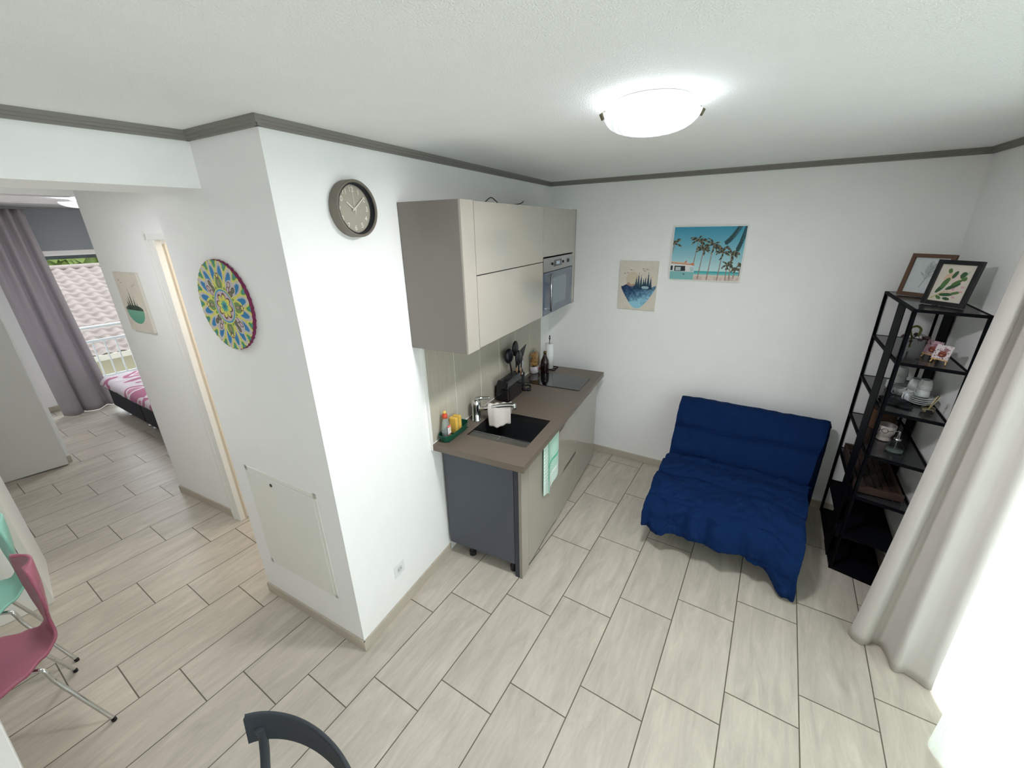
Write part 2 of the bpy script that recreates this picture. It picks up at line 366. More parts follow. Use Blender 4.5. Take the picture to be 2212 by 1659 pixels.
# ------------------------------------------------------------------ ceiling lights
LAMP_E = .62
def ceiling_light(loc, label, group, e=LAMP_E, rad=.14, watts=19):
    t = thing('ceiling_light', label, 'lamp', loc, R(12), group)
    MB().lathe([(.001, -.0005), (.112, -.0005), (.116, -.006), (.116, -.016), (.108, -.020), (.001, -.020)], seg=40).build('base_plate', WHITE, t, smooth=True)
    def sh(u, v):
        th = 2*math.pi*u; r = rad*(math.sin(v*math.pi/2)); lobe = max(0, math.cos(2*(th-R(13))))**8*v**5; ww = 1+.055*lobe; z = -.092+.055*(v**2.0)+.010*lobe-.004*max(0, math.cos(2*(th-R(103))))**4*v**3
        return (r*ww*math.cos(th), r*ww*math.sin(th), z)
    m = MATS.get('alabaster_glass')
    if not m:
        m = mat('alabaster_glass', (246, 249, 255), .25, emit=e); n = m.node_tree.nodes; l = m.node_tree.links; b = n['Principled BSDF']
        wv = n.new('ShaderNodeTexWave'); wv.inputs['Scale'].default_value = 14; wv.inputs['Distortion'].default_value = 7; wv.inputs['Detail'].default_value = 3
        tc = n.new('ShaderNodeTexCoord'); l.new(tc.outputs['Object'], wv.inputs[0])
        mr = n.new('ShaderNodeMapRange'); mr.inputs[3].default_value = e*.62; mr.inputs[4].default_value = e; l.new(wv.outputs[1], mr.inputs[0]); l.new(mr.outputs[0], b.inputs['Emission Strength'])
    MB().grid(sh, 64, 16).build('glass_shade', m, t, smooth=True, solid=.004)
    clip = mat('dark_brass_clip', (110, 104, 84), .3, metal=1)
    for a in (193, 13, 103):
        ca, sa = math.cos(R(a)), math.sin(R(a))
        MB().tube([(ca*rad*1.0, sa*rad*1.0, -.026), (ca*(rad+.012), sa*(rad+.012), -.034), (ca*(rad+.006), sa*(rad+.006), -.046)], [.006, .008, .006], 10).build('clip', clip, t, smooth=True)
    l = bpy.data.lights.new('bulb', 'AREA'); l.shape = 'DISK'; l.size = rad*1.5; l.energy = watts; l.color = (.97, .97, 1)   # the light the shade sends down
    li = bpy.data.lights.new('inner_bulb', 'POINT'); li.energy = watts*.022; li.shadow_soft_size = .025; li.color = (.92, .95, 1)   # spills over the rim onto the ceiling
    for a in (0, 2.09, 4.19):
        q = bpy.data.objects.new('inner_bulb', li); COL.objects.link(q); q.location = (loc[0]+.07*math.cos(a), loc[1]+.07*math.sin(a), loc[2]-.044)
    lo = bpy.data.objects.new('bulb', l); COL.objects.link(lo); lo.location = (loc[0], loc[1], loc[2]-.098)
    return t
ceiling_light((1.25, .26, CZ), 'lit round alabaster glass ceiling lamp with dark metal clips above the living room', 'round glass ceiling lamps')
ceiling_light((-4.35, .30, CZ), 'half hidden white glass ceiling lamp in the bedroom beyond the hall', 'round glass ceiling lamps', rad=.2, watts=9)
ceiling_light((-1.35, -.95, CZ), 'round glass ceiling lamp in the hall, hidden behind the beam', 'round glass ceiling lamps', watts=7)
bl = bpy.data.lights.new('bathroom_lamp', 'POINT'); bl.energy = 12; bl.color = (1, .89, .76); bl.shadow_soft_size = .12
o = bpy.data.objects.new('bathroom_lamp', bl); COL.objects.link(o); o.location = (-1.05, .65, 2.2)
# ------------------------------------------------------------------ kitchen units (local x = out of the wall, y = along it)
def kthing(name, label, cat, al=0, out=0, z=0, group=None): return KF(name, label, cat, al, out, z, group)
# backsplash tiles
bs = kthing('backsplash', 'beige wood-look tiled splashback behind the worktop', 'backsplash')
def tile_grain():
    m = mat('splash_tile', (187, 181, 166), .4, noise=.2, nscale=3, stretch=(1, 30, 2)); return m
edges = [.712, .99, 1.303, 1.585, 1.865, 2.15, 2.40]
o = MB()
for i in range(len(edges)-1): o.box(.0015, .0105, edges[i]+.003, edges[i+1]-.003, .891, 1.52)
o.build('tiles', tile_grain(), bs)
o = MB(); o.box(.001, .0096, .714, 2.398, .891, 1.52); o.build('grout', mat('pale_grout', (228, 226, 216), .8), bs)
o = MB(); o.box(.001, .013, .697, .712, .852, 1.52); o.build('edge_strip', mat('white_edge_profile', (238, 238, 234), .4), bs)
o = MB(); o.box(.0105, .016, .712, 2.40, .8905, .898); o.build('sealant', mat('white_sealant', (225, 225, 220), .5), bs, bevel=.002)
# base units
FX = .562
def slab(al0, al1, z0, z1, x0=FX-.018, x1=FX): return MB().box(x0, x1, al0, al1, z0, z1)
slot = mat('slot_shadow_brown', (96, 84, 76), .5)
bc = kthing('base_cabinet', 'anthracite sided sink base cabinet with glossy taupe front nearest the clock wall', 'cabinet')
o = MB(); o.box(.02, .508, .787, .805, .10, .848); o.box(.02, .508, 1.327, 1.345, .10, .848); o.box(.02, .508, .805, 1.327, .10, .118); o.box(.02, .03, .805, 1.327, .118, .69)
o.build('carcass', CARC, bc)
slab(.787, .80, .0, .845, .512, .540).build('side_filler', mat('dark_side_filler', (52, 56, 64), .45), bc)
slab(.787, .884, .0, .845).build('filler_strip', TAUPE, bc, bevel=.001)
slab(.887, 1.345, .03, .845).build('door', TAUPE, bc, bevel=.001)
MB().box(FX-.019, FX-.0005, .7835, .787, 0, .845).build('door_edge_strip', TAUPE_SIDE, bc)
for a, b in ((.16, .84), (.475, .84), (.16, 1.30), (.475, 1.30)):
    MB().lathe([(.001, 0), (.024, 0), (.024, .03), (.016, .036), (.016, .10), (.001, .10)], a, b, 0, 16).build('leg', BLACK, bc)
b2 = kthing('base_cabinet', 'glossy taupe drawer unit with recessed slot handles in the middle of the kitchen run', 'cabinet')
MB().box(.02, .54, 1.347, 1.83, .10, .848).build('carcass', CARC, b2)
MB().box(.02, .53, 1.347, 1.83, 0, .10).build('plinth', CARC, b2)
slab(1.348, 1.83, .02, .362).build('drawer', TAUPE, b2, bevel=.001)
slab(1.348, 1.83, .366, .845).build('drawer', TAUPE, b2, bevel=.001)
MB().box(FX-.002, FX+.001, 1.54, 1.825, .362, .384).build('handle_slot', slot, b2)
MB().box(FX-.002, FX+.001, 1.352, 1.52, .750, .775).build('handle_slot', slot, b2)
b3 = kthing('base_cabinet', 'glossy taupe base cabinet at the far end by the picture wall', 'cabinet')
MB().box(.02, .54, 1.834, 2.40, .05, .848).build('carcass', CARC, b3)
slab(1.834, 2.402, .03, .845).build('door', TAUPE, b3, bevel=.001)
MB().box(.05, .53, 1.86, 2.38, 0, .05).build('plinth', CARC, b3)
# worktop with sink cut-out
wt = MB(); al0, al1, s0, s1, q0, q1 = .705, 2.405, .90, 1.30, .13, .54
wt.box(.014, .615, al0, s0, .85, .89); wt.box(.014, .615, s1, al1, .85, .89); wt.box(.014, q0, s0, s1, .85, .89); wt.box(q1, .615, s0, s1, .85, .89)
w = wt.build('worktop', WORK); w.location = c0; w.rotation_euler = (0, 0, T1); weld(w.data)
tag(w, 'brown grey laminate worktop running along the kitchen wall', 'worktop')
# sink
sk = kthing('sink', 'dark inset kitchen sink with a stepped ledge in the brown worktop', 'sink')
SK = mat('dark_sink_steel', (70, 74, 76), .28, metal=.7)
o = MB(); zb = .70
o.box(q0-.004, q1+.004, s0-.004, s0, zb, .889); o.box(q0-.004, q1+.004, s1, s1+.004, zb, .889); o.box(q0-.004, q0, s0, s1, zb, .889); o.box(q1, q1+.004, s0, s1, zb, .889); o.box(q0, q1, s0, s1, zb-.004, zb)
o.build('basin', SK, sk)
MB().box(q0, q1, s0, s0+.074, .868, .880).build('ledge', mat('grey_ledge', (92, 90, 84), .3, metal=.3), sk, bevel=.002)
MB().box(q0, q1, s0+.074, s0+.079, .86, .884).build('ledge_lip', STEEL, sk)
MB().box(q0+.20, q0+.206, s0, s0+.075, .879, .8835).build('ledge_divider', STEEL, sk)
MB().lathe([(.001, .003), (.038, .003), (.045, .0)], q0+.2, s0+.2, zb, 24).build('drain', STEEL, sk, smooth=True)
MB().box(q0, q0+.003, s0+.05, s0+.13, .815, .840).build('overflow_slot', STEEL, sk, bevel=.001)
# faucet
fa = kthing('faucet', 'chrome single lever kitchen tap at the back of the sink', 'tap', 1.11, .078, .89)
MB().lathe([(.001, 0), (.033, 0), (.033, .004), (.029, .008), (.028, .085), (.031, .11), (.030, .135), (.022, .150), (.001, .156)], 0, 0, 0, 28).build('body', CHROME, fa, smooth=True)
MB().tube(smooth_path([(.0, 0, .075), (.07, .014, .095), (.16, .034, .118), (.245, .052, .132), (.262, .055, .125)]), .0155, 14).build('spout', CHROME, fa, smooth=True)
MB().tube([(.258, .055, .128), (.258, .055, .105)], .0135, 14).build('aerator', CHROME, fa, smooth=True)
MB().tube(smooth_path([(0, 0, .15), (.03, .018, .158), (.085, .04, .160)]), [.015]*9+[.010]*8, 10).build('lever', CHROME, fa, smooth=True)
# cloth over the spout
def cloth_fn(u, v):
    # v 0..1 from back hem over the tube to the front hem; u along the spout
    s = (v-.42)
    x = .10+.135*u; y = .02+.042*u
    drop = max(0, abs(s)-.03)
    side = 1 if s > 0 else -1
    ln = .20 if side > 0 else .13
    z = 1.0+.018+.035*u-drop*ln/.5*1.1-(.035*(1-u) if side > 0 else 0)*drop*2
    if side < 0: yy = y-.0155*min(1, abs(s)/.03)-.02*drop+.006*math.sin(u*9)*drop*2
    else: yy = y+.0155*min(1, s/.03)-(.05*drop)+.01*math.sin(u*11+1)*drop*2
    # nearer hem sways towards the viewer
    yy2 = yy if side > 0 else yy
    return (x+.018*side*drop*math.sin(u*3), yy2, z+.004*math.sin(u*17+v*3))
def cloth2(u, v):
    a = v*2-1; side = -1 if a < 0 else 1; t = abs(a)
    x = .085+.15*u; yb = .018+.047*u; zt = .113+.13*.14*u+.0135
    r = .016; y = yb+side*(r*min(1, t*8)+.012*t+.010*t*math.sin(7*u+side)); L = (.155 if side < 0 else .105)*(1-.18*abs(u-.35))
    z = zt-(r if t > .1 else r*t*5)-L*max(0, t-.08)+.003*math.sin(u*21+4*t)
    return (x+side*-.012*t+.010*t*math.sin(5*u), y, z)
cl = MB().grid(cloth2, 30, 34).build('dish_cloth', mat('offwhite_cloth', (214, 207, 200), .9, bump=.3, bscale=300), smooth=True, solid=.003)
p = c0+kd*1.11+kn*.078; cl.location = (p.x, p.y, .89); cl.rotation_euler = (0, 0, T1)
tag(cl, 'offwhite dish cloth hanging over the chrome tap spout', 'cloth')
# cooktop
ct = kthing('cooktop', 'black glass cooktop set in the far half of the worktop', 'cooktop')
MB().box(.05, .552, 1.885, 2.19, .889, .895).build('glass_plate', mat('black_cook_glass', (14, 17, 20), .06, coat=.6), ct, bevel=.0015)
# dish tray with bottle and sponges
GREEN = mat('green_plastic_tray', (18, 82, 62), .3, spec=.6, alpha=.88)
tr = kthing('sink_tray', 'small green plastic tray holding dish soap and sponges', 'tray', .745, .012, .891)
def tray_ring(z, e): 
    pts = []
    for k in range(32):
        th = 2*math.pi*k/32; cx, cy = .045, .125; a, b = .042+e, .125+e
        cs, sn = math.cos(th), math.sin(th); pts.append((cx+a*math.copysign(abs(cs)**.55, cs), cy+b*math.copysign(abs(sn)**.55, sn), z))
    return pts
o = MB(); rings = [tray_ring(.002, -.008), tray_ring(.002, -.008), tray_ring(.022, -.004), tray_ring(.045, 0), tray_ring(.047, .003), tray_ring(.044, .003)]
vs = [p for r_ in rings for p in r_]; fs = [(i*32+k, i*32+(k+1) % 32, (i+1)*32+(k+1) % 32, (i+1)*32+k) for i in range(5) for k in range(32)]; fs.append(tuple(range(32))[::-1])
o.add(vs, fs); o.build('bowl', GREEN, tr, solid=.002)
o = MB()
for k in range(9): o.box(.008, .082, .02+k*.026, .026+k*.026, .004, .008)
o.build('drain_ribs', GREEN, tr)
so = kthing('soap_bottle', 'clear dish soap bottle with red cap in the green tray', 'bottle', .80, .048, .897)
MB().lathe([(.001, 0), (.026, 0), (.030, .01), (.031, .05), (.028, .09), (.022, .118), (.012, .135), (.012, .14), (.001, .14)], seg=26, T=Matrix.Diagonal((.8, 1.1, 1, 1))).build('bottle', mat('clear_bottle_plastic', (205, 215, 210), .1, trans=.5, alpha=.55), so, smooth=True)
MB().lathe([(.001, .004), (.023, .004), (.027, .012), (.028, .05), (.001, .06)], seg=22, T=Matrix.Diagonal((.8, 1.1, 1, 1))).build('liquid', mat('dark_green_soap', (30, 62, 56), .2), so, smooth=True)
MB().lathe([(.001, .138), (.016, .138), (.017, .145), (.015, .162), (.010, .166), (.001, .166)], seg=20).build('cap', mat('red_cap', (196, 72, 44), .35), so, smooth=True)
MB().lathe([(.001, .165), (.008, .165), (.009, .18), (.001, .183)], seg=16).build('nozzle', mat('yellow_nozzle', (236, 206, 96), .35), so, smooth=True)
def paint_label():
    im = np.ones((60, 40, 3))*np.array([.93, .9, .92]); yy, xx = np.mgrid[0:60, 0:40]
    im[(yy < 14-(xx-20)**2/90)] = (.93, .5, .45); im[((yy-26)**2/60+(xx-26)**2/30) < 1] = (.80, .78, .42); im[(yy > 46+np.sin(xx/6)*2)] = (.62, .35, .22); im[(yy > 54)] = (.9, .82, .5)
    return im
lb = painted('label', paint_label(), .032, .075, so); lb.location = (.0262, -.016, .018); lb.rotation_euler = (0, 0, R(90))
SP = mat('yellow_sponge', (238, 190, 84), .9, bump=.5, bscale=220)
SG = mat('pale_scourer', (214, 196, 120), .95, bump=.5, bscale=300)
for k, (al_, lbl) in enumerate(((.875, 'yellow sponge standing in the green tray next to the soap bottle'), (.912, 'yellow sponge standing in the green tray, the one nearer the tap'))):
    sp = kthing('sponge', lbl, 'sponge', al_, .055, .9, 'yellow sponges in the tray'); sp.rotation_euler = (0, 0, T1+R(4-3*k))
    MB().box(-.024, .026, -.013, .009, 0, .105).build('foam', SP, sp, bevel=.004)
    MB().box(-.024, .026, .009, .014, 0, .105).build('scourer', SG, sp, bevel=.002)
# toaster
to = kthing('toaster', 'glossy black two slot toaster against the splashback', 'toaster', 1.45, .045, .89)
def tprof(x0, x1, z): return x0, x1, z
o = MB(); sec = [(.0, .112, .006), (.0, .115, .03), (.004, .112, .13), (.012, .100, .155), (.022, .092, .166)]
n_ = len(sec)
vs = []
for y in (0, .008, .212, .22):
    e = .006 if y in (0, .22) else 0
    pr = [(a+e, z+e*.3) for a, b, z in sec]+[(b-e, z-(e if z > .1 else 0)) for a, b, z in sec[::-1]]
    vs += [(x_, y, z) for x_, z in pr]
m_ = 2*n_; fs = [(i*m_+k, i*m_+(k+1) % m_, (i+1)*m_+(k+1) % m_, (i+1)*m_+k) for i in range(3) for k in range(m_)]+[tuple(range(m_)), tuple(range(3*m_, 4*m_))[::-1]]
o.add(vs, fs); o.build('housing', BLACKG, to, bevel=.003)
for x_ in (.032, .062): MB().box(x_, x_+.022, .03, .19, .1645, .1675).build('slot', mat('slot_dark_steel', (66, 68, 70), .3, metal=.8), to, bevel=.001)
o = MB()
for x_ in (.032, .062):
    for k in range(7): o.box(x_, x_+.022, .045+k*.022, .047+k*.022, .1673, .1685)
o.build('slot_wires', STEEL, to)
MB().box(.101, .105, -.002, .0, .02, .15).build('chrome_trim', CHROME, to)
MB().box(.045, .075, -.018, -.001, .085, .10).build('lever', BLACK, to, bevel=.003)
MB().box(.01, .105, .01, .21, 0, .006).build('foot', BLACK, to)
# round black hook thing beside the toaster
x = MB(); x.tube([(.035*math.cos(a), 0, .027+.02*math.sin(a)) for a in np.linspace(0, 2*math.pi, 24)], .008, 10); x.lathe([(.001, 0), (.02, 0), (.02, .012), (.001, .012)], .02, .0, 0, 18)
o = x.build('cable_coil', BLACK, smooth=True); p = c0+kd*1.725+kn*.172; o.location = (p.x, p.y, .892); o.rotation_euler = (0, 0, T1+R(60)); tag(o, 'coiled black toaster cable lying beside the black toaster', 'cable')
# utensil crock and utensils
UA, UO = 1.742, .088
ur = kthing('utensil_pot', 'black round utensil pot behind the toaster', 'pot', UA, UO, .89)
MB().lathe([(.001, .0), (.052, 0), (.055, .004), (.055, .135), (.051, .135), (.051, .006), (.001, .006)], seg=32).build('pot', BLACK, ur, smooth=True)
def uten(kind, dx, dy, lx, ly, h, label):
    t = kthing('kitchen_utensil', label, 'utensil', UA+dy, UO+dx, .898, 'utensils in the black pot')
    top = Vector((lx, ly, h)); m1 = top*.56
    if kind != 'whisk' and kind != 'tongs': MB().tube([(0, 0, 0), m1], .0065, 10).build('wooden_handle', WOODL, t, smooth=True)
    if kind in ('whisk', 'tongs'): MB().tube([(0, 0, 0), m1], .0065, 10).build('handle', STEEL, t, smooth=True)
    if kind == 'ladle':
        MB().tube([m1, top], .006, 8).build('neck', BLACK, t); MB().ball(top+Vector((0, 0, .01)), .054, 18, sc=(.55, 1, 1.05)).build('bowl', BLACK, t, smooth=True)
    if kind == 'spatula':
        MB().tube([m1, top], .006, 8).build('neck', BLACK, t)
        x = MB(); x.add([(lx-.003, ly-.018, h-.03), (lx-.003, ly+.018, h-.03), (lx-.003, ly+.075, h+.050), (lx-.003, ly-.034, h+.030), (lx+.003, ly-.018, h-.03), (lx+.003, ly+.018, h-.03), (lx+.003, ly+.075, h+.050), (lx+.003, ly-.034, h+.030)], [(0, 1, 2, 3), (7, 6, 5, 4), (0, 4, 5, 1), (1, 5, 6, 2), (2, 6, 7, 3), (3, 7, 4, 0)]); x.build('blade', BLACK, t, bevel=.002)
    if kind == 'spoon':
        MB().tube([m1, top], .006, 8).build('neck', BLACK, t); MB().ball(top+Vector((0, 0, .015)), .046, 16, sc=(.4, 1, 1.35)).build('bowl', BLACK, t, smooth=True)
    if kind == 'whisk':
        for k in range(4):
            a = math.pi*k/4; ca, sa = math.cos(a), math.sin(a); pts = []
            for s in np.linspace(0, 1, 13):
                w_ = .026*math.sin(math.pi*s)**.8*(1 if True else 1); 
                q = m1+(top-m1)*(math.sin(math.pi*s*.5)**1 if s <= 1 else 1)
                zz = m1+(top-m1)*(1-abs(2*s-1)**1.6); sg = 1 if s < .5 else -1; ww = .024*(1-(1-min(1, 2*min(s, 1-s)*1.0))**2)*(abs(2*s-1)**.5)
                pts.append(zz+Vector((ca*ww*sg, sa*ww*sg, 0)))
            MB().tube(pts, .0014, 6).build('wire', STEEL, t, smooth=True)
    if kind == 'tongs':
        for s in (-1, 1): MB().tube([m1, m1+Vector((0, .008*s, .03)), top+Vector((0, .012*s, 0))], .004, 6).build('arm', STEEL, t, smooth=True)
    return t
uten('ladle', -.01, -.03, -.01, -.085, .285, 'black ladle with wooden handle, leftmost in the utensil pot')
uten('spoon', .0, -.005, -.01, -.015, .315, 'black round spoon with wooden handle, tallest in the utensil pot')
uten('spatula', .005, .025, 0, .05, .275, 'black slanted spatula with wooden handle, right side of the utensil pot')
uten('spoon', .02, -.015, .02, -.055, .26, 'black spoon with wooden handle leaning left behind the toaster')
uten('tongs', .025, .005, .02, .0, .24, 'steel tongs standing in the middle of the utensil pot')
uten('whisk', .0, .038, -.01, .085, .235, 'thin steel wire whisk leaning right out of the utensil pot')
# pasta bag
pb = kthing('pasta_bag', 'clear bag of golden pasta in the worktop corner', 'bag', 2.155, .055, .896)
def bagf(u, v):
    th = 2*math.pi*u; r = .052*(1-.35*max(0, v-.8)/.2)*(1 if v < .97 else .5)*(.96+.04*math.sin(5*th+9*v)); return (r*.75*math.cos(th), r*1.25*math.sin(th), .215*v)
MB().grid(bagf, 28, 18).build('wrapper', glass_mat('bag_film', (235, 235, 232), k=.5), pb, smooth=True)
x = MB()
for k in range(150):
    a = random.random()*6.28; rr = .036*math.sqrt(random.random()); z = .06+.115*random.random(); c = Vector((rr*.75*math.cos(a), rr*1.3*math.sin(a), z)); d = Vector((random.uniform(-1, 1), random.uniform(-1, 1), random.uniform(-1, 1))).normalized()*.012
    x.tube([c-d, c+Vector((.003, .003, 0)), c+d], .0042, 6)
x.build('pasta', mat('golden_pasta', (206, 160, 98), .5, noise=.2, nscale=90), pb, smooth=True)['kind'] = 'stuff'
MB().lathe([(.04, .0), (.046, .004), (.047, .06), (.041, .062)], seg=28, T=Matrix.Diagonal((.8, 1.3, 1, 1))).build('paper_band', mat('pale_lilac_paper', (214, 204, 214), .6), pb, smooth=True)
MB().box(.037, .0385, .0, .034, .02, .045).build('red_print', mat('brown_red_print', (130, 60, 56), .6), pb)
# brown bottle
bo = kthing('syrup_bottle', 'dark brown glass bottle with a gold top standing beside the cooktop', 'bottle', 2.222, .125, .891)
MB().lathe([(.001, 0), (.034, 0), (.038, .006), (.038, .085), (.034, .105), (.020, .135), (.014, .15), (.013, .168), (.001, .168)], seg=28).build('bottle', mat('brown_bottle_glass', (34, 18, 16), .08, coat=.7), bo, smooth=True)
MB().lathe([(.001, .166), (.0145, .166), (.0145, .184), (.012, .187), (.001, .187)], seg=20).build('cap', mat('dark_gold_cap', (120, 106, 70), .3, metal=.8), bo, smooth=True)
x = MB()
for z, w_ in ((.035, .020), (.05, .026), (.062, .018), (.078, .014), (.09, .010)):
    for s in range(-2, 3): x.box(.0382-abs(s)*.0009, .0390-abs(s)*.0009, s*w_*.35-.002, s*w_*.35+.002, z, z+.006)
x.build('print', mat('pale_print', (176, 166, 150), .6), bo)
# paper towel stand
ps = kthing('paper_towel_holder', 'black wire paper towel stand in the worktop corner', 'holder', 2.305, .135, .892)
x = MB(); sq = [(-.075, -.045, .004), (.065, -.045, .004), (.065, .055, .004), (-.075, .055, .004), (-.075, -.045, .004)]
for i in range(4): x.tube([sq[i], sq[i+1]], .0035, 8)
x.tube([(-.075, .005, .004), (.065, .005, .004)], .003, 8); x.tube([(0, -.045, .004), (0, .055, .004)], .003, 8)
x.build('wire_base', BMETAL, ps)
MB().tube(smooth_path([(0, 0, .004), (0, 0, .26), (0, -.012, .285), (0, 0, .31), (0, .012, .285), (0, 0, .262)]), .003, 8).build('rod', BMETAL, ps, smooth=True)
rl = MB(); rl.lathe([(.018, .008), (.036, .008), (.036, .236), (.018, .236), (.018, .008)], 0, 0, 0, 32)
rl = rl.build('paper_roll', mat('white_paper', (238, 239, 238), .9), smooth=True); p = c0+kd*2.305+kn*.135; rl.location = (p.x, p.y, .892); tag(rl, 'white paper towel roll on the black wire stand', 'paper roll')
# tea towel over the worktop edge / drawer
def paint_towel():
    H_, W_ = 150, 110; im = np.ones((H_, W_, 3))*np.array([.93, .97, .95]); yy, xx = np.mgrid[0:H_, 0:W_]
    g = np.array([.36, .74, .6]); chk = ((xx//2+yy//2) % 2 == 0)
    band = (xx > 38) & (xx < 104) & (yy < 112); im[band & chk] = g*.9+.1
    im[(xx > 34) & (xx < 42)] = g; im[(yy > 76) & (yy < 84) & (xx > 30)] = g; im[(xx % 8 < 2) & (yy < 118) & (xx < 34)] = g*.5+.48; im[(yy % 9 < 2) & (yy < 118) & (xx < 34)] = g*.4+.55
    im[(yy > 118) & (xx % 5 < 2)] = g*.4+.5
    return im
tt = thing('tea_towel', 'green and white checked tea towel hanging over the worktop front edge', 'towel', tuple(c0+kd*1.10+kn*(.5655)+Vector((0, 0, 0))), T1)
im = paint_towel(); tw = painted('towel_front', im, .28, .42, tt); me = tw.data
co = np.empty(len(me.vertices)*3); me.vertices.foreach_get('co', co); co = co.reshape(-1, 3)
u = co[:, 0]/.28; v = co[:, 2]/.42
hem = .405+.05*np.abs(u-.45)*2*np.where(u < .45, .5, 1.0)-.035*np.exp(-((u-.45)/.16)**2)
newx = .004+.010*np.sin(u*8.5+.5)*(1-.3*v)+.012*(1-v)*np.exp(-((u-.4)/.1)**2); newy = .28*u; newz = hem+(.843-hem)*v
top = v > .93; newx[top] = newx[top]*.3
me.vertices.foreach_set('co', np.stack([newx, newy, newz], 1).ravel()); me.polygons.foreach_set('use_smooth', [True]*len(me.polygons)); me.update()
md = tw.modifiers.new('s', 'SOLIDIFY'); md.thickness = .0025; md.offset = -1
MB().grid(lambda a, b: (-.002-.012*b, .28*a, .846+.001*math.sin(a*9)), 20, 3).build('towel_fold', mat('towel_white_green', (206, 226, 216), .9), tt, smooth=True, solid=.002)
# ------------------------------------------------------------------ wall cabinets
UD = .355
uc = kthing('wall_cabinet', 'glossy taupe double flap wall cabinet with a dull brown side panel', 'cabinet')
MB().box(.005, .335, .70, 1.598, 1.535, 2.22).build('carcass', TAUPE_SIDE, uc)
MB().box(.004, .345, .630, .650, 1.515, 2.225).build('side_panel', mat('brown_side_panel', (126, 119, 113), .28, spec=.5), uc, bevel=.001)
MB().box(.345, UD, .632, .742, 1.515, 2.225).build('filler_strip', TAUPE, uc, bevel=.001)
MB().box(.01, .345, .650, .70, 1.53, 2.21).build('filler_back', TAUPE_SIDE, uc)
MB().box(.337, UD, .746, 1.598, 1.888, 2.222).build('door', TAUPE, uc, bevel=.001)
MB().box(.337, UD, .746, 1.598, 1.520, 1.883).build('door', TAUPE, uc, bevel=.001)
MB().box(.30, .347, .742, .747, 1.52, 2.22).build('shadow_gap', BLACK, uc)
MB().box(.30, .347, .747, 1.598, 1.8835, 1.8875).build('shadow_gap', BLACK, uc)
u2 = kthing('wall_cabinet', 'short glossy taupe flap wall cabinet directly above the built in microwave', 'cabinet')
MB().box(.005, .335, 1.602, 2.21, 1.915, 2.22).build('carcass', TAUPE_SIDE, u2)
MB().box(.337, UD, 1.602, 2.21, 1.915, 2.222).build('door', TAUPE, u2, bevel=.001)
u3 = kthing('end_panel', 'narrow glossy taupe end panel right of the built in microwave', 'cabinet panel')
MB().box(.004, UD, 2.258, 2.276, 1.515, 2.225).build('panel', TAUPE_SIDE, u3, bevel=.001)
MB().box(.337, UD, 2.214, 2.256, 1.515, 2.225).build('filler_strip', TAUPE, u3, bevel=.001)
mw = kthing('microwave', 'built in steel and dark glass microwave in the wall cabinets', 'microwave')
MB().box(.005, .335, 1.602, 2.21, 1.53, 1.905).build('body', mat('dark_body', (50, 52, 56), .4), mw)
MB().box(.337, .357, 1.604, 2.208, 1.815, 1.905).build('control_panel', STEEL, mw, bevel=.001)
MB().box(.337, .357, 1.604, 2.208, 1.520, 1.810).build('door_glass', mat('blue_black_glass', (78, 90, 108), .12, coat=.4), mw, bevel=.001)
MB().box(.3565, .3582, 1.78, 2.06, 1.575, 1.765).build('door_window', mat('pale_oven_window', (120, 132, 140), .2), mw)
MB().box(.3565, .3585, 1.80, 1.95, 1.84, 1.885).build('display', BLACKG, mw, bevel=.0006)
x = MB(); x.box(.3584, .3592, 1.84, 1.91, 1.852, 1.874); x.build('display_digits', mat('pale_blue_digits', (170, 190, 206), .4), mw)
for a in (1.765, 1.985, 2.10): MB().tube([(.356, a, 1.862), (.364, a, 1.862)], .013 if a > 2.05 else .009, 18).build('knob', BLACK if a < 2.05 else mat('dark_knob', (60, 62, 66), .3), mw, smooth=True)
MB().tube([(.385, 1.68, 1.545), (.385, 1.68, 1.800)], .007, 10).build('handle', STEEL, mw, smooth=True)
for z_ in (1.56, 1.785): MB().tube([(.356, 1.68, z_), (.385, 1.68, z_)], .005, 8).build('handle_mount', STEEL, mw)
# loose cables on top of the wall cabinets
x = MB(); x.tube(smooth_path([(.30, .95, 2.226), (.29, 1.03, 2.252), (.28, 1.10, 2.240), (.27, 1.16, 2.228), (.25, 1.30, 2.228), (.28, 1.40, 2.235), (.28, 1.46, 2.252)]), .0028, 8)
o = x.build('cable', BLACK, smooth=True); o.location = c0; o.rotation_euler = (0, 0, T1); tag(o, 'loose thin black cable lying on top of the taupe wall cabinets', 'cable')
# ------------------------------------------------------------------ wall clock
ck = thing('wall_clock', 'round grey brown wall clock with white numerals on the white wall', 'clock', tuple(c0+kd*.340+kn*.0+Vector((0, 0, 2.187))), T1+R(90))
# local: x = along the wall (to the left seen from the room is -?), y = -out ; front faces -y
CKM = mat('clock_taupe_rim', (118, 110, 100), .5); Rc = .110
Tk = Matrix.Rotation(R(90), 4, 'X')
MB().lathe([(.001, 0), (Rc-.004, 0), (Rc, .004), (Rc, .044), (Rc-.003, .048), (Rc-.009, .048), (Rc-.012, .044), (Rc-.013, .018), (.001, .018)], seg=64, T=Tk).build('case', CKM, ck, smooth=False, bevel=0)
MB().lathe([(Rc-.0165, .043), (Rc-.0125, .0435), (Rc-.0135, .0185), (Rc-.0175, .0185)], seg=64, T=Tk).build('inner_ring', mat('clock_inner_dark', (38, 40, 46), .35), ck, smooth=True)
MB().lathe([(.001, .019), (Rc-.017, .019)], seg=64, T=Tk).build('dial', mat('clock_dial_sand', (170, 164, 150), .7, noise=.05, nscale=400), ck)
CW = mat('clock_white_print', (226, 222, 210), .6)
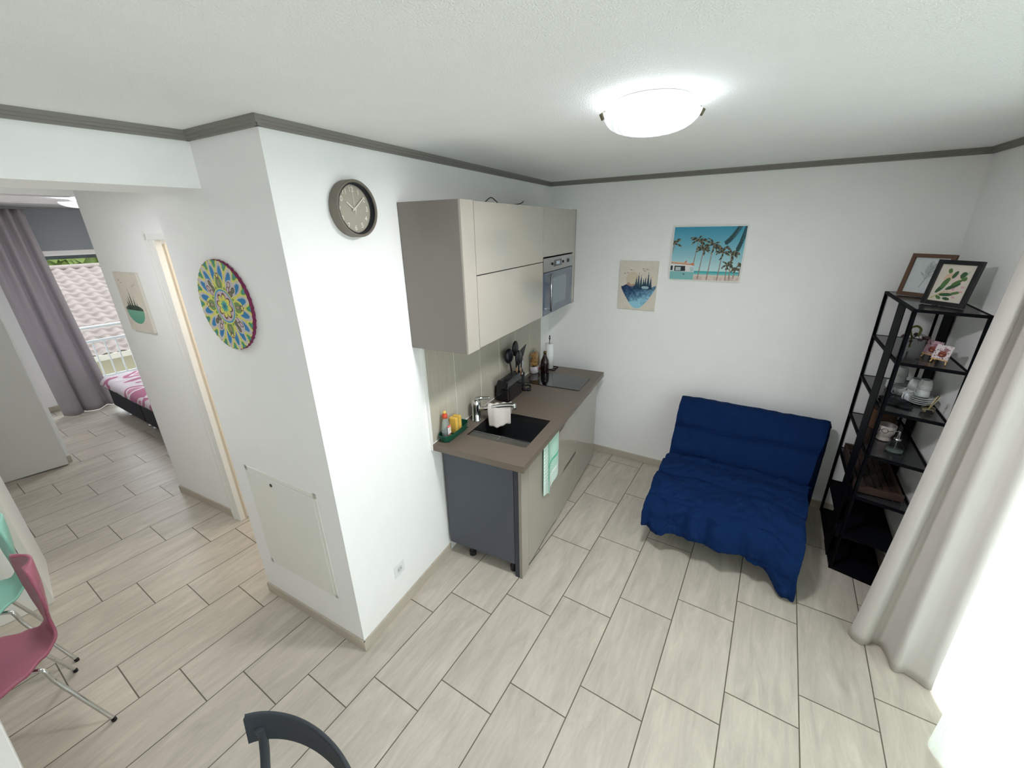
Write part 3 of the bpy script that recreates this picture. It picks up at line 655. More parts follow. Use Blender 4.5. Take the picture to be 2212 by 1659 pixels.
for k in range(1, 13):
    cu = bpy.data.curves.new('n', 'FONT'); cu.body = str(k); cu.size = .028; cu.align_x = 'CENTER'; cu.align_y = 'CENTER'; cu.extrude = .0003; cu.offset = .0005
    to_ = bpy.data.objects.new('n', cu); COL.objects.link(to_); dg = bpy.context.evaluated_depsgraph_get(); me = bpy.data.meshes.new_from_object(to_.evaluated_get(dg)); bpy.data.objects.remove(to_)
    no = bpy.data.objects.new('numeral', me); COL.objects.link(no); me.materials.append(CW); no.parent = ck
    a = R(90-30*k); no.location = (.074*math.cos(a), -.0198, .074*math.sin(a)); no.rotation_euler = (R(90), 0, 0)
def hand(name, ang, L, wd, y, tail):
    a = R(90-ang); d = Vector((math.cos(a), 0, math.sin(a))); s_ = Vector((-math.sin(a), 0, math.cos(a))); o = MB()
    P = [d*-tail-s_*wd, d*-tail+s_*wd, d*L+s_*wd*.8, d*L-s_*wd*.8]
    o.add([p+Vector((0, -y, 0)) for p in P]+[p+Vector((0, -y-.0012, 0)) for p in P], [(0, 1, 2, 3), (7, 6, 5, 4), (0, 4, 5, 1), (1, 5, 6, 2), (2, 6, 7, 3), (3, 7, 4, 0)]); return o.build(name, CW, ck)
hand('hour_hand', 305, .045, .0028, .023, .012); hand('minute_hand', 52, .072, .0024, .026, .012); hand('second_hand', 357, .078, .0008, .029, .025)
MB().tube([(0, -.019, 0), (0, -.031, 0)], .005, 14).build('hub', CW, ck, smooth=True)
# ------------------------------------------------------------------ electrical panel and socket
pf_rot = T2
ap = thing('access_panel', 'flush white electrical access panel with a small black lock on the pillar', 'panel', tuple(c0), T2)
# local: x = -along pillar, y = out is -y
P0, P1, Z0, Z1 = -.720, -.140, .290, .945
PW = mat('panel_white', (236, 236, 229), .5)
x = MB()
for a, b, c, d in ((P0, P1, Z1-.025, Z1), (P0, P1, Z0, Z0+.022), (P0, P0+.022, Z0, Z1), (P1-.022, P1, Z0, Z1)): x.box(a, b, -.003, 0, c, d)
x.build('frame', PW, ap, bevel=.0008)
MB().box(P0+.025, P1-.025, -.005, 0, Z0+.025, Z1-.028).build('door', PW, ap, bevel=.001)
MB().tube([(-.500, -.004, .885), (-.500, -.0075, .885)], .0095, 18).build('lock', BLACK, ap)
sc = kthing('power_socket', 'white square wall socket low on the white clock wall', 'socket', .312, 0, .276)
MB().box(0, .004, -.041, .041, -.041, .041).build('plate', mat('socket_white', (232, 233, 232), .35), sc, bevel=.002)
MB().lathe([(.001, .0042), (.017, .0042), (.019, .0060), (.020, .0042)], seg=32, T=Matrix.Rotation(R(90), 4, 'Y')).build('socket_well', mat('socket_well', (205, 206, 204), .4), sc)
for s in (-1, 1): MB().tube([(.0045, .0085*s, 0), (.0062, .0085*s, 0)], .0026, 10).build('pin_hole', mat('pin_dark', (90, 90, 88), .5), sc)
# ------------------------------------------------------------------ painting helpers for the pictures
def canvas(w, h, rgb): return np.ones((h, w, 3))*np.array(rgb)/255.
def fill(im, mask, rgb, a=1.0): im[mask] = im[mask]*(1-a)+np.array(rgb)/255.*a
def seg(im, p, q, w, rgb, w2=None, a=1.0):
    H_, W_ = im.shape[:2]; yy, xx = np.mgrid[0:H_, 0:W_]; dx, dy = q[0]-p[0], q[1]-p[1]; L2 = dx*dx+dy*dy+1e-9
    t = np.clip(((xx-p[0])*dx+(yy-p[1])*dy)/L2, 0, 1); d = np.hypot(xx-(p[0]+t*dx), yy-(p[1]+t*dy)); ww = w+(((w2 if w2 is not None else w)-w)*t)
    fill(im, d < ww, rgb, a)
def poly(im, pts, rgb, a=1.0):
    H_, W_ = im.shape[:2]; yy, xx = np.mgrid[0:H_, 0:W_]; m = np.zeros((H_, W_), bool); n = len(pts)
    for i in range(n):
        x1, y1 = pts[i]; x2, y2 = pts[(i+1) % n]
        if y1 == y2: continue
        c = ((y1 > yy) != (y2 > yy)) & (xx < (x2-x1)*(yy-y1)/(y2-y1)+x1); m ^= c
    fill(im, m, rgb, a)
def ell(im, cx, cy, rx, ry, rgb, a=1.0, rot=0):
    H_, W_ = im.shape[:2]; yy, xx = np.mgrid[0:H_, 0:W_]; dx, dy = xx-cx, yy-cy; c, s = math.cos(rot), math.sin(rot)
    fill(im, ((dx*c+dy*s)/rx)**2+((-dx*s+dy*c)/ry)**2 < 1, rgb, a)
def vnoise(w, h, sc, seed=0):
    g = np.random.default_rng(seed).random((int(h/sc)+3, int(w/sc)+3)); y = np.arange(h)/sc; x = np.arange(w)/sc
    yi, xi = y.astype(int), x.astype(int); fy, fx = (y-yi)[:, None], (x-xi)[None]
    fy, fx = fy*fy*(3-2*fy), fx*fx*(3-2*fx)
    a = g[yi][:, xi]; b = g[yi][:, xi+1]; c = g[yi+1][:, xi]; d = g[yi+1][:, xi+1]
    return (a*(1-fx)+b*fx)*(1-fy)+(c*(1-fx)+d*fx)*fy
def palm(im, x, y, r, base, seed, dark=(48, 62, 58), lit=(140, 126, 96)):
    rg = np.random.default_rng(seed); seg(im, (x, y), base, 1.3, (150, 132, 124), 1.8)
    for k in range(13):
        a = rg.uniform(math.pi*.95, math.pi*2.05)+(rg.random() < .2)*math.pi*.6; L = r*rg.uniform(.7, 1.05); px_, py_ = x, y
        for t in range(7):
            a2 = a+(.16*t if math.cos(a) > 0 else -.16*t); nx, ny = px_+L/7*math.cos(a2), py_+L/7*math.sin(a2)
            seg(im, (px_, py_), (nx, ny), 1.5+1.3*math.sin(t/6*math.pi), lit if (k+t) % 3 == 0 else dark); px_, py_ = nx, ny
def beach():
    w, h = 230, 180; im = canvas(w, h, (120, 200, 218)); yy = np.arange(h)[:, None]/h
    top, bot = np.array((58, 150, 182))/255, np.array((206, 232, 232))/255
    im[:] = (top*(1-np.clip(yy*1.15, 0, 1))+bot*np.clip(yy*1.15, 0, 1))[:, None, :].reshape(h, 1, 3)
    im[148:160] = np.array((64, 170, 178))/255; im[154:160] = np.array((112, 196, 196))/255; im[160:] = np.array((222, 206, 196))/255
    n = vnoise(w, h, 9, 3); fill(im, (n > .62) & (np.arange(h)[:, None] > 164), (202, 182, 172), .7)
    palm(im, 84, 46, 28, (72, 170), 1); palm(im, 104, 76, 26, (96, 176), 2); palm(im, 134, 60, 32, (126, 178), 3); palm(im, 166, 84, 26, (160, 178), 4)
    palm(im, 194, 88, 30, (198, 174), 5); palm(im, 186, 126, 20, (186, 176), 6); palm(im, 6, 58, 26, (-8, 120), 7); palm(im, 212, 140, 14, (210, 168), 9); palm(im, 228, 128, 14, (226, 160), 8)
    for x0, y0, x1, y1, k in ((206, -6, 168, 48, 1), (226, -4, 206, 70, 2)):
        for t in np.linspace(0, 1, 22):
            cx, cy = x0+(x1-x0)*t, y0+(y1-y0)*t+6*math.sin(t*3); seg(im, (cx, cy), (cx-4+8*t, cy+16*(1-t*.5)), 1.6, (34, 62, 70)); seg(im, (cx, cy), (cx+8, cy+9), 1.4, (40, 74, 80))
    # camper van with a surfboard on the roof
    poly(im, [(0, 126), (66, 126), (78, 132), (82, 150), (82, 180), (0, 180)], (226, 226, 226)); poly(im, [(0, 150), (82, 152), (82, 180), (0, 180)], (132, 190, 190))
    poly(im, [(14, 132), (50, 132), (52, 150), (14, 150)], (26, 34, 42)); poly(im, [(18, 136), (36, 136), (36, 148), (18, 148)], (186, 196, 196)); poly(im, [(0, 132), (8, 132), (8, 148), (0, 148)], (26, 34, 42)); poly(im, [(66, 134), (78, 136), (81, 150), (68, 149)], (176, 206, 206))
    ell(im, 48, 160, 2.5, 2.5, (40, 60, 64)); seg(im, (0, 121), (80, 127), 2.0, (206, 138, 104)); seg(im, (0, 118), (60, 121), 1.6, (226, 196, 170)); poly(im, [(44, 120), (54, 111), (54, 121)], (206, 120, 92)); poly(im, [(64, 124), (78, 119), (78, 127)], (214, 120, 70))
    return im
def fir(im, x, y0, y1, r, rgb):
    n = 9
    for k in range(n):
        t = k/n; ya = y0+(y1-y0)*t; w = r*(.15+.85*t); poly(im, [(x, ya-3), (x-w, ya+(y1-y0)/n*1.5), (x+w, ya+(y1-y0)/n*1.5)], rgb)
def forest(blue=True, w=120, h=160):
    im = canvas(w, h, (222, 214, 200)); yy, xx = np.mgrid[0:h, 0:w]; n = vnoise(w, h, 14, 4)*.5+vnoise(w, h, 5, 5)*.5
    im *= (.97+.05*n)[..., None]
    if blue:
        ell(im, 42, 58, 20, 24, (208, 194, 168), .8)
        poly(im, [(14, 84), (30, 68), (40, 76), (50, 72), (62, 84)], (176, 148, 132))
        edge = (np.abs(xx-62)/56) < (1-np.clip((yy-84)/72, 0, 1))**.6+.06*(n-.5)
        m = (yy > 80+3*np.sin(xx/5)) & edge & (yy < 154)
        c1, c2 = np.array((26, 52, 92))/255, np.array((150, 206, 226))/255
        t = np.clip((yy-82)/66+(xx-40)/150+(n-.5)*.9, 0, 1)[..., None]; im[m] = (c1*(1-t)+c2*t)[m]
        for x, y, r in ((62, 38, 7), (55, 52, 8), (70, 46, 8), (92, 36, 8), (84, 50, 8), (100, 52, 8), (78, 56, 8)): fir(im, x, y, 88, r, (26, 66, 88))
        ell(im, 84, 84, 12, 5, (190, 216, 224), .8)
        for x, y in ((74, 24), (86, 25), (78, 30), (36, 28), (16, 40), (26, 38)): seg(im, (x-3, y-1), (x, y+1), .7, (84, 76, 74)); seg(im, (x, y+1), (x+4, y), .7, (84, 76, 74))
    else:
        for x, y, r in ((52, 46, 8), (40, 62, 9), (66, 66, 8), (30, 74, 9), (78, 78, 6)): fir(im, x, y, 100, r, (64, 74, 58))
        ell(im, 56, 98, 46, 12, (48, 66, 54), .85)
        m = ((xx-56)/46)**2+((yy-100)/38)**2 < 1; m &= yy > 100
        t = np.clip((yy-100)/38+(n-.5)*.5, 0, 1)[..., None]; im[m] = ((np.array((120, 176, 152))/255)*(1-t)+(np.array((96, 166, 142))/255)*t)[m]
        for x, y in ((20, 20), (30, 26), (84, 34), (94, 30)): seg(im, (x-3, y), (x+3, y+1), .8, (120, 112, 100))
    return im
def picture(name, label, loc, rotz, w, h, d, im, frame=None, fw=.006):
    t = thing(name, label, 'picture', loc, rotz)
    MB().box(0, w, -d, -.001, 0, h).build('canvas', frame or mat('canvas_edge', (222, 218, 208), .8), t, bevel=.001)
    p = painted('print', im, w-2*fw, h-2*fw, t); p.location = (fw, -d-.0012, fw)
    return t
def bp_(a, z): p = cb+bd*a; return (p.x, p.y, z)
picture('framed_print', 'large beach print with palm trees and a camper van on the white wall', bp_(1.060, 1.694), T3, .499, .396, .018, beach(), mat('white_frame', (236, 236, 232), .4), .007)
picture('canvas_print', 'small blue watercolour forest and waterfall canvas left of the beach print', bp_(.667, 1.436), T3, .308, .395, .016, forest(True), None, .001)
hp = A+hw*.205+hn*.0; picture('canvas_print', 'green watercolour forest lake canvas on the hall wall', (hp.x, hp.y, 1.466), math.atan2(hw.y, hw.x), .315, .405, .018, forest(False), None, .001)
# ------------------------------------------------------------------ mandala board on the pillar
MR = .190; mc = c0+pd*.462
md_ = thing('mandala_board', 'round painted mandala board in yellow, blue and green on the pillar', 'wall decoration', (mc.x, mc.y, 1.812), T2)
def mandala(n=330):
    im = canvas(n, n, (214, 210, 206)); yy, xx = np.mgrid[0:n, 0:n]; c = (n-1)/2; X = (xx-c)/c; Y = -(yy-c)/c; r = np.hypot(X, Y); th = np.arctan2(Y, X)
    GR, YE, BL, WI, LB, PK, GY = (92, 148, 62), (222, 218, 104), (38, 128, 186), (204, 198, 194), (84, 160, 190), (206, 186, 192), (112, 118, 92)
    fill(im, r < 1.1, GR)
    def petals(k, off, r0, rad, wd, rgb, sharp=1.0):
        for i in range(k):
            a = off+2*math.pi*i/k; dx = X*math.cos(a)+Y*math.sin(a)-r0; dy = -X*math.sin(a)+Y*math.cos(a)
            fill(im, (np.abs(dx/rad)**2+np.abs(dy/wd)**2) < 1, rgb)
    q = math.pi/2
    k16 = 2*math.pi/16
    petals(16, k16/2, .72, .31, .165, YE); petals(16, k16/2, .74, .25, .115, WI); 
    for i in range(16):
        a = k16/2+k16*i; petals(1, a, .70, .19, .075, BL)
    petals(8, 0, .52, .20, .16, YE); petals(8, 0, .50, .16, .12, (120, 150, 90)); petals(4, q/2, .56, .2, .17, WI)
    for i in range(4):
        for s, rr, w_ in ((-1, .60, .07), (1, .60, .07), (-1, .46, .06), (1, .46, .06)):
            a = q/2+q*i+s*.13; petals(1, a, rr, .085, .058, (92, 60, 62)); petals(1, a, rr, .062, .038, PK if s > 0 else GY)
    for i in range(4):
        a = q*i; petals(1, a, .50, .11, .05, GY); petals(1, a, .50, .07, .028, (170, 160, 120))
        for j in range(6):
            b = 2*math.pi*j/6; cx, cy = .66*math.cos(a)+.055*math.cos(b), .66*math.sin(a)+.055*math.sin(b); fill(im, np.hypot(X-cx, Y-cy) < .02, (110, 50, 80))
        fill(im, np.hypot(X-.66*math.cos(a), Y-.66*math.sin(a)) < .03, (230, 222, 150))
    fill(im, r < .40, YE); fill(im, r < .375, LB); fill(im, r < .335, PK)
    for kk, rgb, m in ((1.0, (96, 52, 66), .0), (.86, YE, 0)):
        rr = .30*kk*(.55+.45*np.abs(np.cos(4*(th+.2)))**.6); fill(im, r < rr, rgb)
    fill(im, r < .12+.02*np.cos(9*th), (80, 176, 150)); fill(im, r < .07, (60, 140, 160)); fill(im, r < .02, (40, 60, 70))
    # small green leaves between the outer petals
    for i in range(16):
        a = k16*i; petals(1, a, .93, .10, .055, (72, 150, 96)); petals(1, a, .95, .06, .03, (64, 140, 150))
    im *= (.93+.1*vnoise(n, n, 3, 8))[..., None]
    return im
im = mandala(); NR, NT = 90, 360
rr_, tt_ = np.meshgrid(np.linspace(0.001, 1, NR), np.linspace(0, 2*math.pi, NT, endpoint=False), indexing='ij')
sc_ = MR*(1+.008*np.sin(tt_*48)*(rr_ > .97)); xv = sc_*rr_*np.cos(tt_); zv = sc_*rr_*np.sin(tt_)
n_im = im.shape[0]; c_ = (n_im-1)/2; ii = np.clip((c_-rr_*np.sin(tt_)*c_*.985), 0, n_im-1).astype(int); jj = np.clip(c_+rr_*np.cos(tt_)*c_*.985, 0, n_im-1).astype(int)
vc = im[ii, jj].reshape(-1, 3); vv = np.stack([xv.ravel(), np.full(xv.size, -.0151), zv.ravel()], 1)
ff = [(i*NT+k, (i)*NT+(k+1) % NT, (i+1)*NT+(k+1) % NT, (i+1)*NT+k) for i in range(NR-1) for k in range(NT)]
me = bpy.data.meshes.new('painted_face'); me.from_pydata(vv.tolist(), [], ff); me.update()
L_ = np.where(vc <= .04045, vc/12.92, ((np.clip(vc, 0, 1)+.055)/1.055)**2.4); ca = me.color_attributes.new('paint', 'FLOAT_COLOR', 'POINT'); ca.data.foreach_set('color', np.concatenate([L_, np.ones((len(vc), 1))], 1).ravel())
me.materials.append(vcol_mat('painted_0.6', .6)); o = bpy.data.objects.new('painted_face', me); COL.objects.link(o); o.parent = md_
vs = []; 
for y in (-.015, -.001):
    for k in range(240): a = 2*math.pi*k/240; r_ = MR*(1.002+.010*math.sin(a*40)+.005*math.sin(a*67)); vs.append((r_*math.cos(a), y, r_*math.sin(a)))
MB().add(vs, [(k, (k+1) % 240, 240+(k+1) % 240, 240+k) for k in range(240)]+[tuple(range(240)), tuple(range(240, 480))[::-1]]).build('magenta_edge', mat('magenta_edge', (122, 40, 82), .7), md_)
# ------------------------------------------------------------------ sofa bed
from mathutils import noise as mn
sf = thing('sofa_bed', 'navy blue quilted fabric sofa bed with hanging front cover', 'sofa', (0, 0, 0), 0)
NAVY = mat('navy_velvet', (11, 37, 78), .85, noise=.14, nscale=30, bump=.3, bscale=60, sheen=0, spec=.12)
def resample(pts, t):
    d = [0]
    for i in range(1, len(pts)): d.append(d[-1]+math.dist(pts[i-1], pts[i]))
    s = t*d[-1]
    for i in range(1, len(pts)):
        if s <= d[i] or i == len(pts)-1:
            f = (s-d[i-1])/max(1e-9, d[i]-d[i-1]); return [pts[i-1][k]+(pts[i][k]-pts[i-1][k])*f for k in range(len(pts[0]))]
bprof = smooth_path([(0, 1.80, .40), (0, 1.82, .45), (0, 1.90, .58), (0, 1.98, .70), (0, 2.035, .775), (0, 2.075, .803), (0, 2.125, .80), (0, 2.155, .765), (0, 2.15, .60), (0, 2.10, .35), (0, 2.04, .14)], 6)
bprof = [(p.y, p.z) for p in bprof]
def wr_(x, v, k=0): return mn.noise(Vector((x*8+k, v*3.6, k*1.7)))*.016+mn.noise(Vector((x*21+k+v*4, v*5, 3.)))*.009+mn.noise(Vector((x*46+k, v*13, 7.)))*.003
def backf(u, v):
    y, z = resample(bprof, v); x0, x1 = 1.185, 2.155
    x1 = 2.085+.075*min(1, v/.42) if v < .42 else 2.16; e = (u-.5)*2; xx = x0+(x1-x0)*u
    pull = .018*(abs(e)**8)
    seam = -.022*math.exp(-(abs(v-.215+.008*math.sin(u*5))/.011)**1.4)-.010*math.exp(-((v-.03)/.02)**2)+.006*math.sin(u*60)*math.exp(-((v-.42)/.05)**2)
    for a, b in ((.02, .215), (.215, .43)):
        if a <= v <= b: seam += .016*math.sqrt(math.sin(math.pi*(v-a)/(b-a)))
    n_ = seam+wr_(xx, v*2, 4)-pull
    return (xx+.006*mn.noise(Vector((v*9, u*2, 5.))), y-n_*.75-.0, z+n_*.55)
o = MB().grid(backf, 110, 200)
bk = o.build('backrest', NAVY, sf, smooth=True)
# close the sides of the backrest
for s, u in ((-1, 0), (1, 1)):
    o = MB(); N = 34
    def sidef(a, b, u=u, s=s):
        p = Vector(backf(u, .0+a*.5)); q = Vector(backf(u, 1-a*.5)); r = p.lerp(q, b); r.x += s*.016*math.sin(b*math.pi)+s*.004*mn.noise(Vector((a*14, b*3, 1.))); return r
    o.grid(sidef, 40, 10); o.build('side_gusset', NAVY, sf, smooth=True)
def hem(u): 
    pts = [(0, .205), (.08, .165), (.18, .185), (.35, .20), (.55, .20), (.72, .185), (.84, .12), (.93, .035), (.985, .012), (1, .02)]
    for i in range(1, len(pts)):
        if u <= pts[i][0]: f = (u-pts[i-1][0])/(pts[i][0]-pts[i-1][0]); return pts[i-1][1]+f*(pts[i][1]-pts[i-1][1])
    return .02
def seatf(u, v):
    h = hem(u)
    P = [(1.86, .365), (1.82, .41), (1.76, .425), (1.60, .428), (1.42, .420), (1.29, .402), (1.215, .365), (1.175, .30), (1.155, .23), (1.15+.02*(.2-h), h)]
    y, z = resample(P, v); x0 = 1.175+.0*v; x1 = 2.10-.03*min(1, v*2)+.02*max(0, v-.75)
    if v < .12: x0, x1 = 1.178, 2.105
    xx = x0+(x1-x0)*u
    seam = -.026*math.exp(-(abs(v-.185+.010*math.sin(u*4))/.011)**1.4)-.020*math.exp(-(abs(v-.44+.010*math.sin(u*5+1))/.011)**1.4)-.010*math.exp(-((v-.72)/.012)**2)
    for a, b, h_ in ((-.02, .185, .020), (.185, .44, .026), (.44, .72, .018)):
        va = v-.010*math.sin(u*4)*(v > .03)
        if a <= va <= b: seam += h_*math.sqrt(math.sin(math.pi*(va-a)/(b-a)))
    sk_ = max(0, v-.6)/.4
    fold = sk_*(.022*math.sin(u*13+1.2)+.020*mn.noise(Vector((u*16, v*1.5, 9.)))+.016*math.sin(u*33+3*v)+.008*mn.noise(Vector((u*50, v*3, 2.))))
    n_ = seam+wr_(xx, v*3, 1)*1.3
    edge = -.02*(abs(u-.5)*2)**10*(1-sk_)
    return (xx+.004*math.sin(v*20+u), y-fold-n_*sk_, z+(n_+edge)*(1-sk_)+.006*sk_*math.sin(u*40))
MB().grid(seatf, 130, 220).build('seat_cover', NAVY, sf, smooth=True, solid=.012)
MB().box(1.20, 2.08, 1.24, 1.82, .27, .395).build('mattress', NAVY, sf, bevel=.03, seg=3)
MB().box(1.19, 2.165, 2.02, 2.155, .09, .76).build('back_mattress', NAVY, sf, bevel=.04, seg=4)
for x_ in (1.25, 2.03):
    for y_ in (1.35, 1.95): MB().tube([(x_, y_, 0), (x_, y_, .28)], .014, 12).build('leg', BMETAL, sf)
for x_ in (1.25, 2.03): MB().box(x_-.012, x_+.012, 1.28, 2.0, .24, .27).build('side_rail', BMETAL, sf)
# ------------------------------------------------------------------ metal shelf
SH = [(2.264, 2.272), (2.277, 1.588), (2.545, 1.528), (2.548, 2.262)]
LV = [.02, .28, .56, .84, 1.12, 1.40, 1.68]
se = thing('metal_shelf', 'tall black metal corner shelf beside the sofa bed', 'shelf', (0, 0, 0), 0)
SMOKE = mat('smoked_shelf_plate', (50, 51, 54), .22, spec=.6, coat=.3)
for i, (x_, y_) in enumerate(SH):
    a = MB(); sx = 1 if i in (0, 1) else -1; sy = -1 if i in (0, 3) else 1
    a.box(min(x_, x_+sx*.003), max(x_, x_+sx*.003), min(y_, y_+sy*.018), max(y_, y_+sy*.018), 0, 1.68); a.box(min(x_, x_+sx*.018), max(x_, x_+sx*.018), min(y_, y_+sy*.003), max(y_, y_+sy*.003), 0, 1.68)
    a.build('post', BMETAL, se)
MB().box(2.2705, 2.2745, 1.715, 1.880, 0, 1.668).build('side_board', BMETAL, se)
MB().box(2.5475, 2.5515, 2.03, 2.19, 0, 1.668).build('side_board', BMETAL, se)
for z in LV:
    t_ = MB(); ins = [(2.268, 2.266), (2.281, 1.594), (2.541, 1.535), (2.543, 2.256)]
    t_.prism(ins, z-.006, z-.001); t_.build('shelf_plate', SMOKE if z > .5 else BMETAL, se)
    f_ = MB()
    for i in range(4):
        p, q = Vector((*SH[i], z)), Vector((*SH[(i+1) % 4], z)); d = (q-p).normalized(); n_ = Vector((-d.y, d.x, 0))
        c_m = Vector((2.41, 1.92, z)); 
        if (c_m-p).dot(n_) < 0: n_ = -n_
        f_.prism([(p.x, p.y), (q.x, q.y), (q.x+n_.x*.014, q.y+n_.y*.014), (p.x+n_.x*.014, p.y+n_.y*.014)], z-.014, z)
    f_.build('shelf_rim', BMETAL, se)
# plinth faces of the shelf foot
MB().prism([(2.279, 1.59), (2.543, 1.531), (2.543, 1.536), (2.279, 1.595)], .0, .012).build('foot_rail', BMETAL, se)
def frame_pic(name, label, p, ang, w, h, fw, fm, im, tilt):
    t = thing(name, label, 'picture frame', (p[0], p[1], 1.681), ang); t.rotation_euler = (-tilt, 0, ang)
    for a, b, c, d in ((0, fw, 0, h), (w-fw, w, 0, h), (fw, w-fw, 0, fw), (fw, w-fw, h-fw, h)): MB().box(a, b, -.018, 0, c, d).build('frame_bar', fm, t, bevel=.001)
    MB().box(fw*.5, w-fw*.5, -.006, -.003, fw*.5, h-fw*.5).build('backing', mat('grey_backing', (120, 116, 110), .8), t)
    q = painted('print', im, w-2*fw, h-2*fw, t, rough=.25); q.location = (fw, -.0085, fw)
    MB().box(w*.45, w*.55, .001, .004, 0.0, h*.5).build('stand', BLACK, t)
    return t
def twig():
    im = canvas(90, 110, (206, 212, 214)); rg = np.random.default_rng(2); seg(im, (38, 92), (46, 60), .8, (128, 132, 130))
    for k in range(22):
        t = k/22; x, y = 46+8*t+rg.normal()*2, 60-44*t; s = -1 if k % 2 else 1; seg(im, (44+6*t, 66-40*t), (x+s*(16-8*t), y-10), .55, (132, 138, 136), a=.7)
        for j in range(3): ell(im, x+s*(15-8*t)*j/3, y-9*j/3, 1.2, 1.6, (150, 154, 152), .6)
    return im
def leaves():
    im = canvas(100, 130, (214, 206, 194)); G1, G2 = (58, 92, 62), (84, 118, 70)
    ell(im, 34, 44, 12, 16, (212, 178, 150), .8, .6); ell(im, 58, 92, 26, 16, (220, 196, 192), .9, -.3); ell(im, 66, 46, 22, 18, (222, 200, 196), .8)
    seg(im, (8, 120), (40, 92), 2.0, (190, 172, 110), 1.4); seg(im, (40, 92), (76, 30), 1.3, (206, 190, 150)); seg(im, (40, 92), (66, 96), 1, (190, 180, 130))
    for x, y, a, b, r, c in ((24, 82, 7, 22, .5, G1), (30, 64, 8, 20, .35, G2), (56, 74, 7, 22, .95, G1), (62, 60, 6, 16, .9, G2), (48, 34, 6, 14, .3, G1), (72, 34, 9, 12, .2, G1), (30, 22, 6, 9, -.3, G2), (78, 46, 8, 8, 0, G2), (46, 104, 6, 20, 1.45, G1), (70, 96, 5, 14, 1.2, G2), (52, 118, 5, 11, 1.7, G1), (28, 116, 5, 10, 2.1, G2)): ell(im, x, y, a, b, c, 1, r)
    for x, y in ((70, 110), (60, 84), (84, 74), (84, 90)): ell(im, x, y, 5, 4, (206, 150, 160), .8)
    seg(im, (84, 20), (78, 40), 1.2, (150, 170, 160)); return im
frame_pic('picture_frame', 'brown wooden photo frame with a fine twig drawing, behind the black one', (2.302, 2.135), R(-40), .205, .238, .021, mat('brown_wood_frame', (96, 68, 52), .5, noise=.15, nscale=60), twig(), R(11))
frame_pic('picture_frame', 'black photo frame with green leaves print on top of the metal shelf', (2.352, 1.820), R(-44.6), .186, .226, .021, BLACK, leaves(), R(10))
# easels with small pictures
EW = mat('pale_easel_wood', (228, 186, 132), .5)
def easel(x, y, ang, label, im):
    t = thing('mini_easel', label, 'easel', (x, y, 1.402), ang, 'miniature easels on the shelf')
    for s in (-1, 1): MB().tube([(.034*s, -.028, 0), (.012*s, .0, .085)], .0032, 6).build('leg', EW, t)
    MB().tube([(0, .035, 0), (0, .0, .085)], .003, 6).build('back_leg', EW, t)
    MB().box(-.036, .036, -.030, -.018, .018, .023).build('ledge', EW, t, bevel=.001)
    c = thing('mini_canvas', label.replace('miniature wooden easel', 'tiny painted canvas on the easel'), 'picture', (x, y, 1.402), ang, 'tiny canvases on easels')
    q = MB().box(-.036, .036, -.0, .004, 0, .072); q = q.build('canvas', WHITE, c); q.location = (0, -.0268, .0240); q.rotation_euler = (R(-14), 0, 0)
    p = painted('print', im, .072, .072, c); p.location = (-.036, -.0273, .0240); p.rotation_euler = (R(-14), 0, 0)
def berry(seed, dark):
    im = canvas(60, 60, (224, 214, 214) if not dark else (196, 160, 172)); rg = np.random.default_rng(seed)
    for k in range(46): ell(im, rg.uniform(0, 60), rg.uniform(0, 60), rg.uniform(1, 3.5), rg.uniform(1, 3), ((92, 40, 50), (140, 84, 92), (206, 160, 170), (60, 34, 44))[k % 4], .9)
    ell(im, 32, 38, 15, 14, (112, 50, 44)); ell(im, 32, 30, 11, 5, (150, 80, 66)); ell(im, 38, 18, 9, 7, (150, 96, 110), .8); ell(im, 30, 42, 6, 3, (184, 120, 80)); return im
easel(2.470, 1.675, R(-46), 'miniature wooden easel nearest the shelf front holding a white and maroon picture', berry(1, False))
easel(2.452, 1.765, R(-50), 'miniature wooden easel behind the other one with a dark pink picture', berry(2, True))
# vase with dried plant
vz = thing('dried_plant_vase', 'small glass vase with a green gold sprig and dried flowers on the shelf', 'vase', (2.385, 1.93, 1.402), 0)
MB().lathe([(.001, .001), (.030, .001), (.036, .02), (.030, .05), (.016, .07), (.020, .085)], seg=24).build('glass_vase', GLASS, vz, smooth=True)
MB().tube(smooth_path([(0, 0, .01), (-.004, 0, .07), (-.018, -.005, .115), (.0, -.008, .135), (.022, -.012, .120), (.020, -.012, .08)]), [.004]*20+[.006]*21, 8).build('sprig', mat('green_gold_sprig', (126, 128, 66), .35, metal=.4), vz, smooth=True)
for k in range(9):
    a = k*.7; x = MB(); e = Vector((.055*math.cos(a)+.02, .045*math.sin(a)+.02, .05+.012*(k % 3))); x.tube(smooth_path([(0, 0, .06), tuple(e*.5+Vector((0, 0, .055))), tuple(e)], 4), .0012, 5); x.ball(e, .010+.003*(k % 3), 8, sc=(1, 1, .6)); x.build('dried_stem', mat('dried_brown', (92, 70, 66), .8), vz)
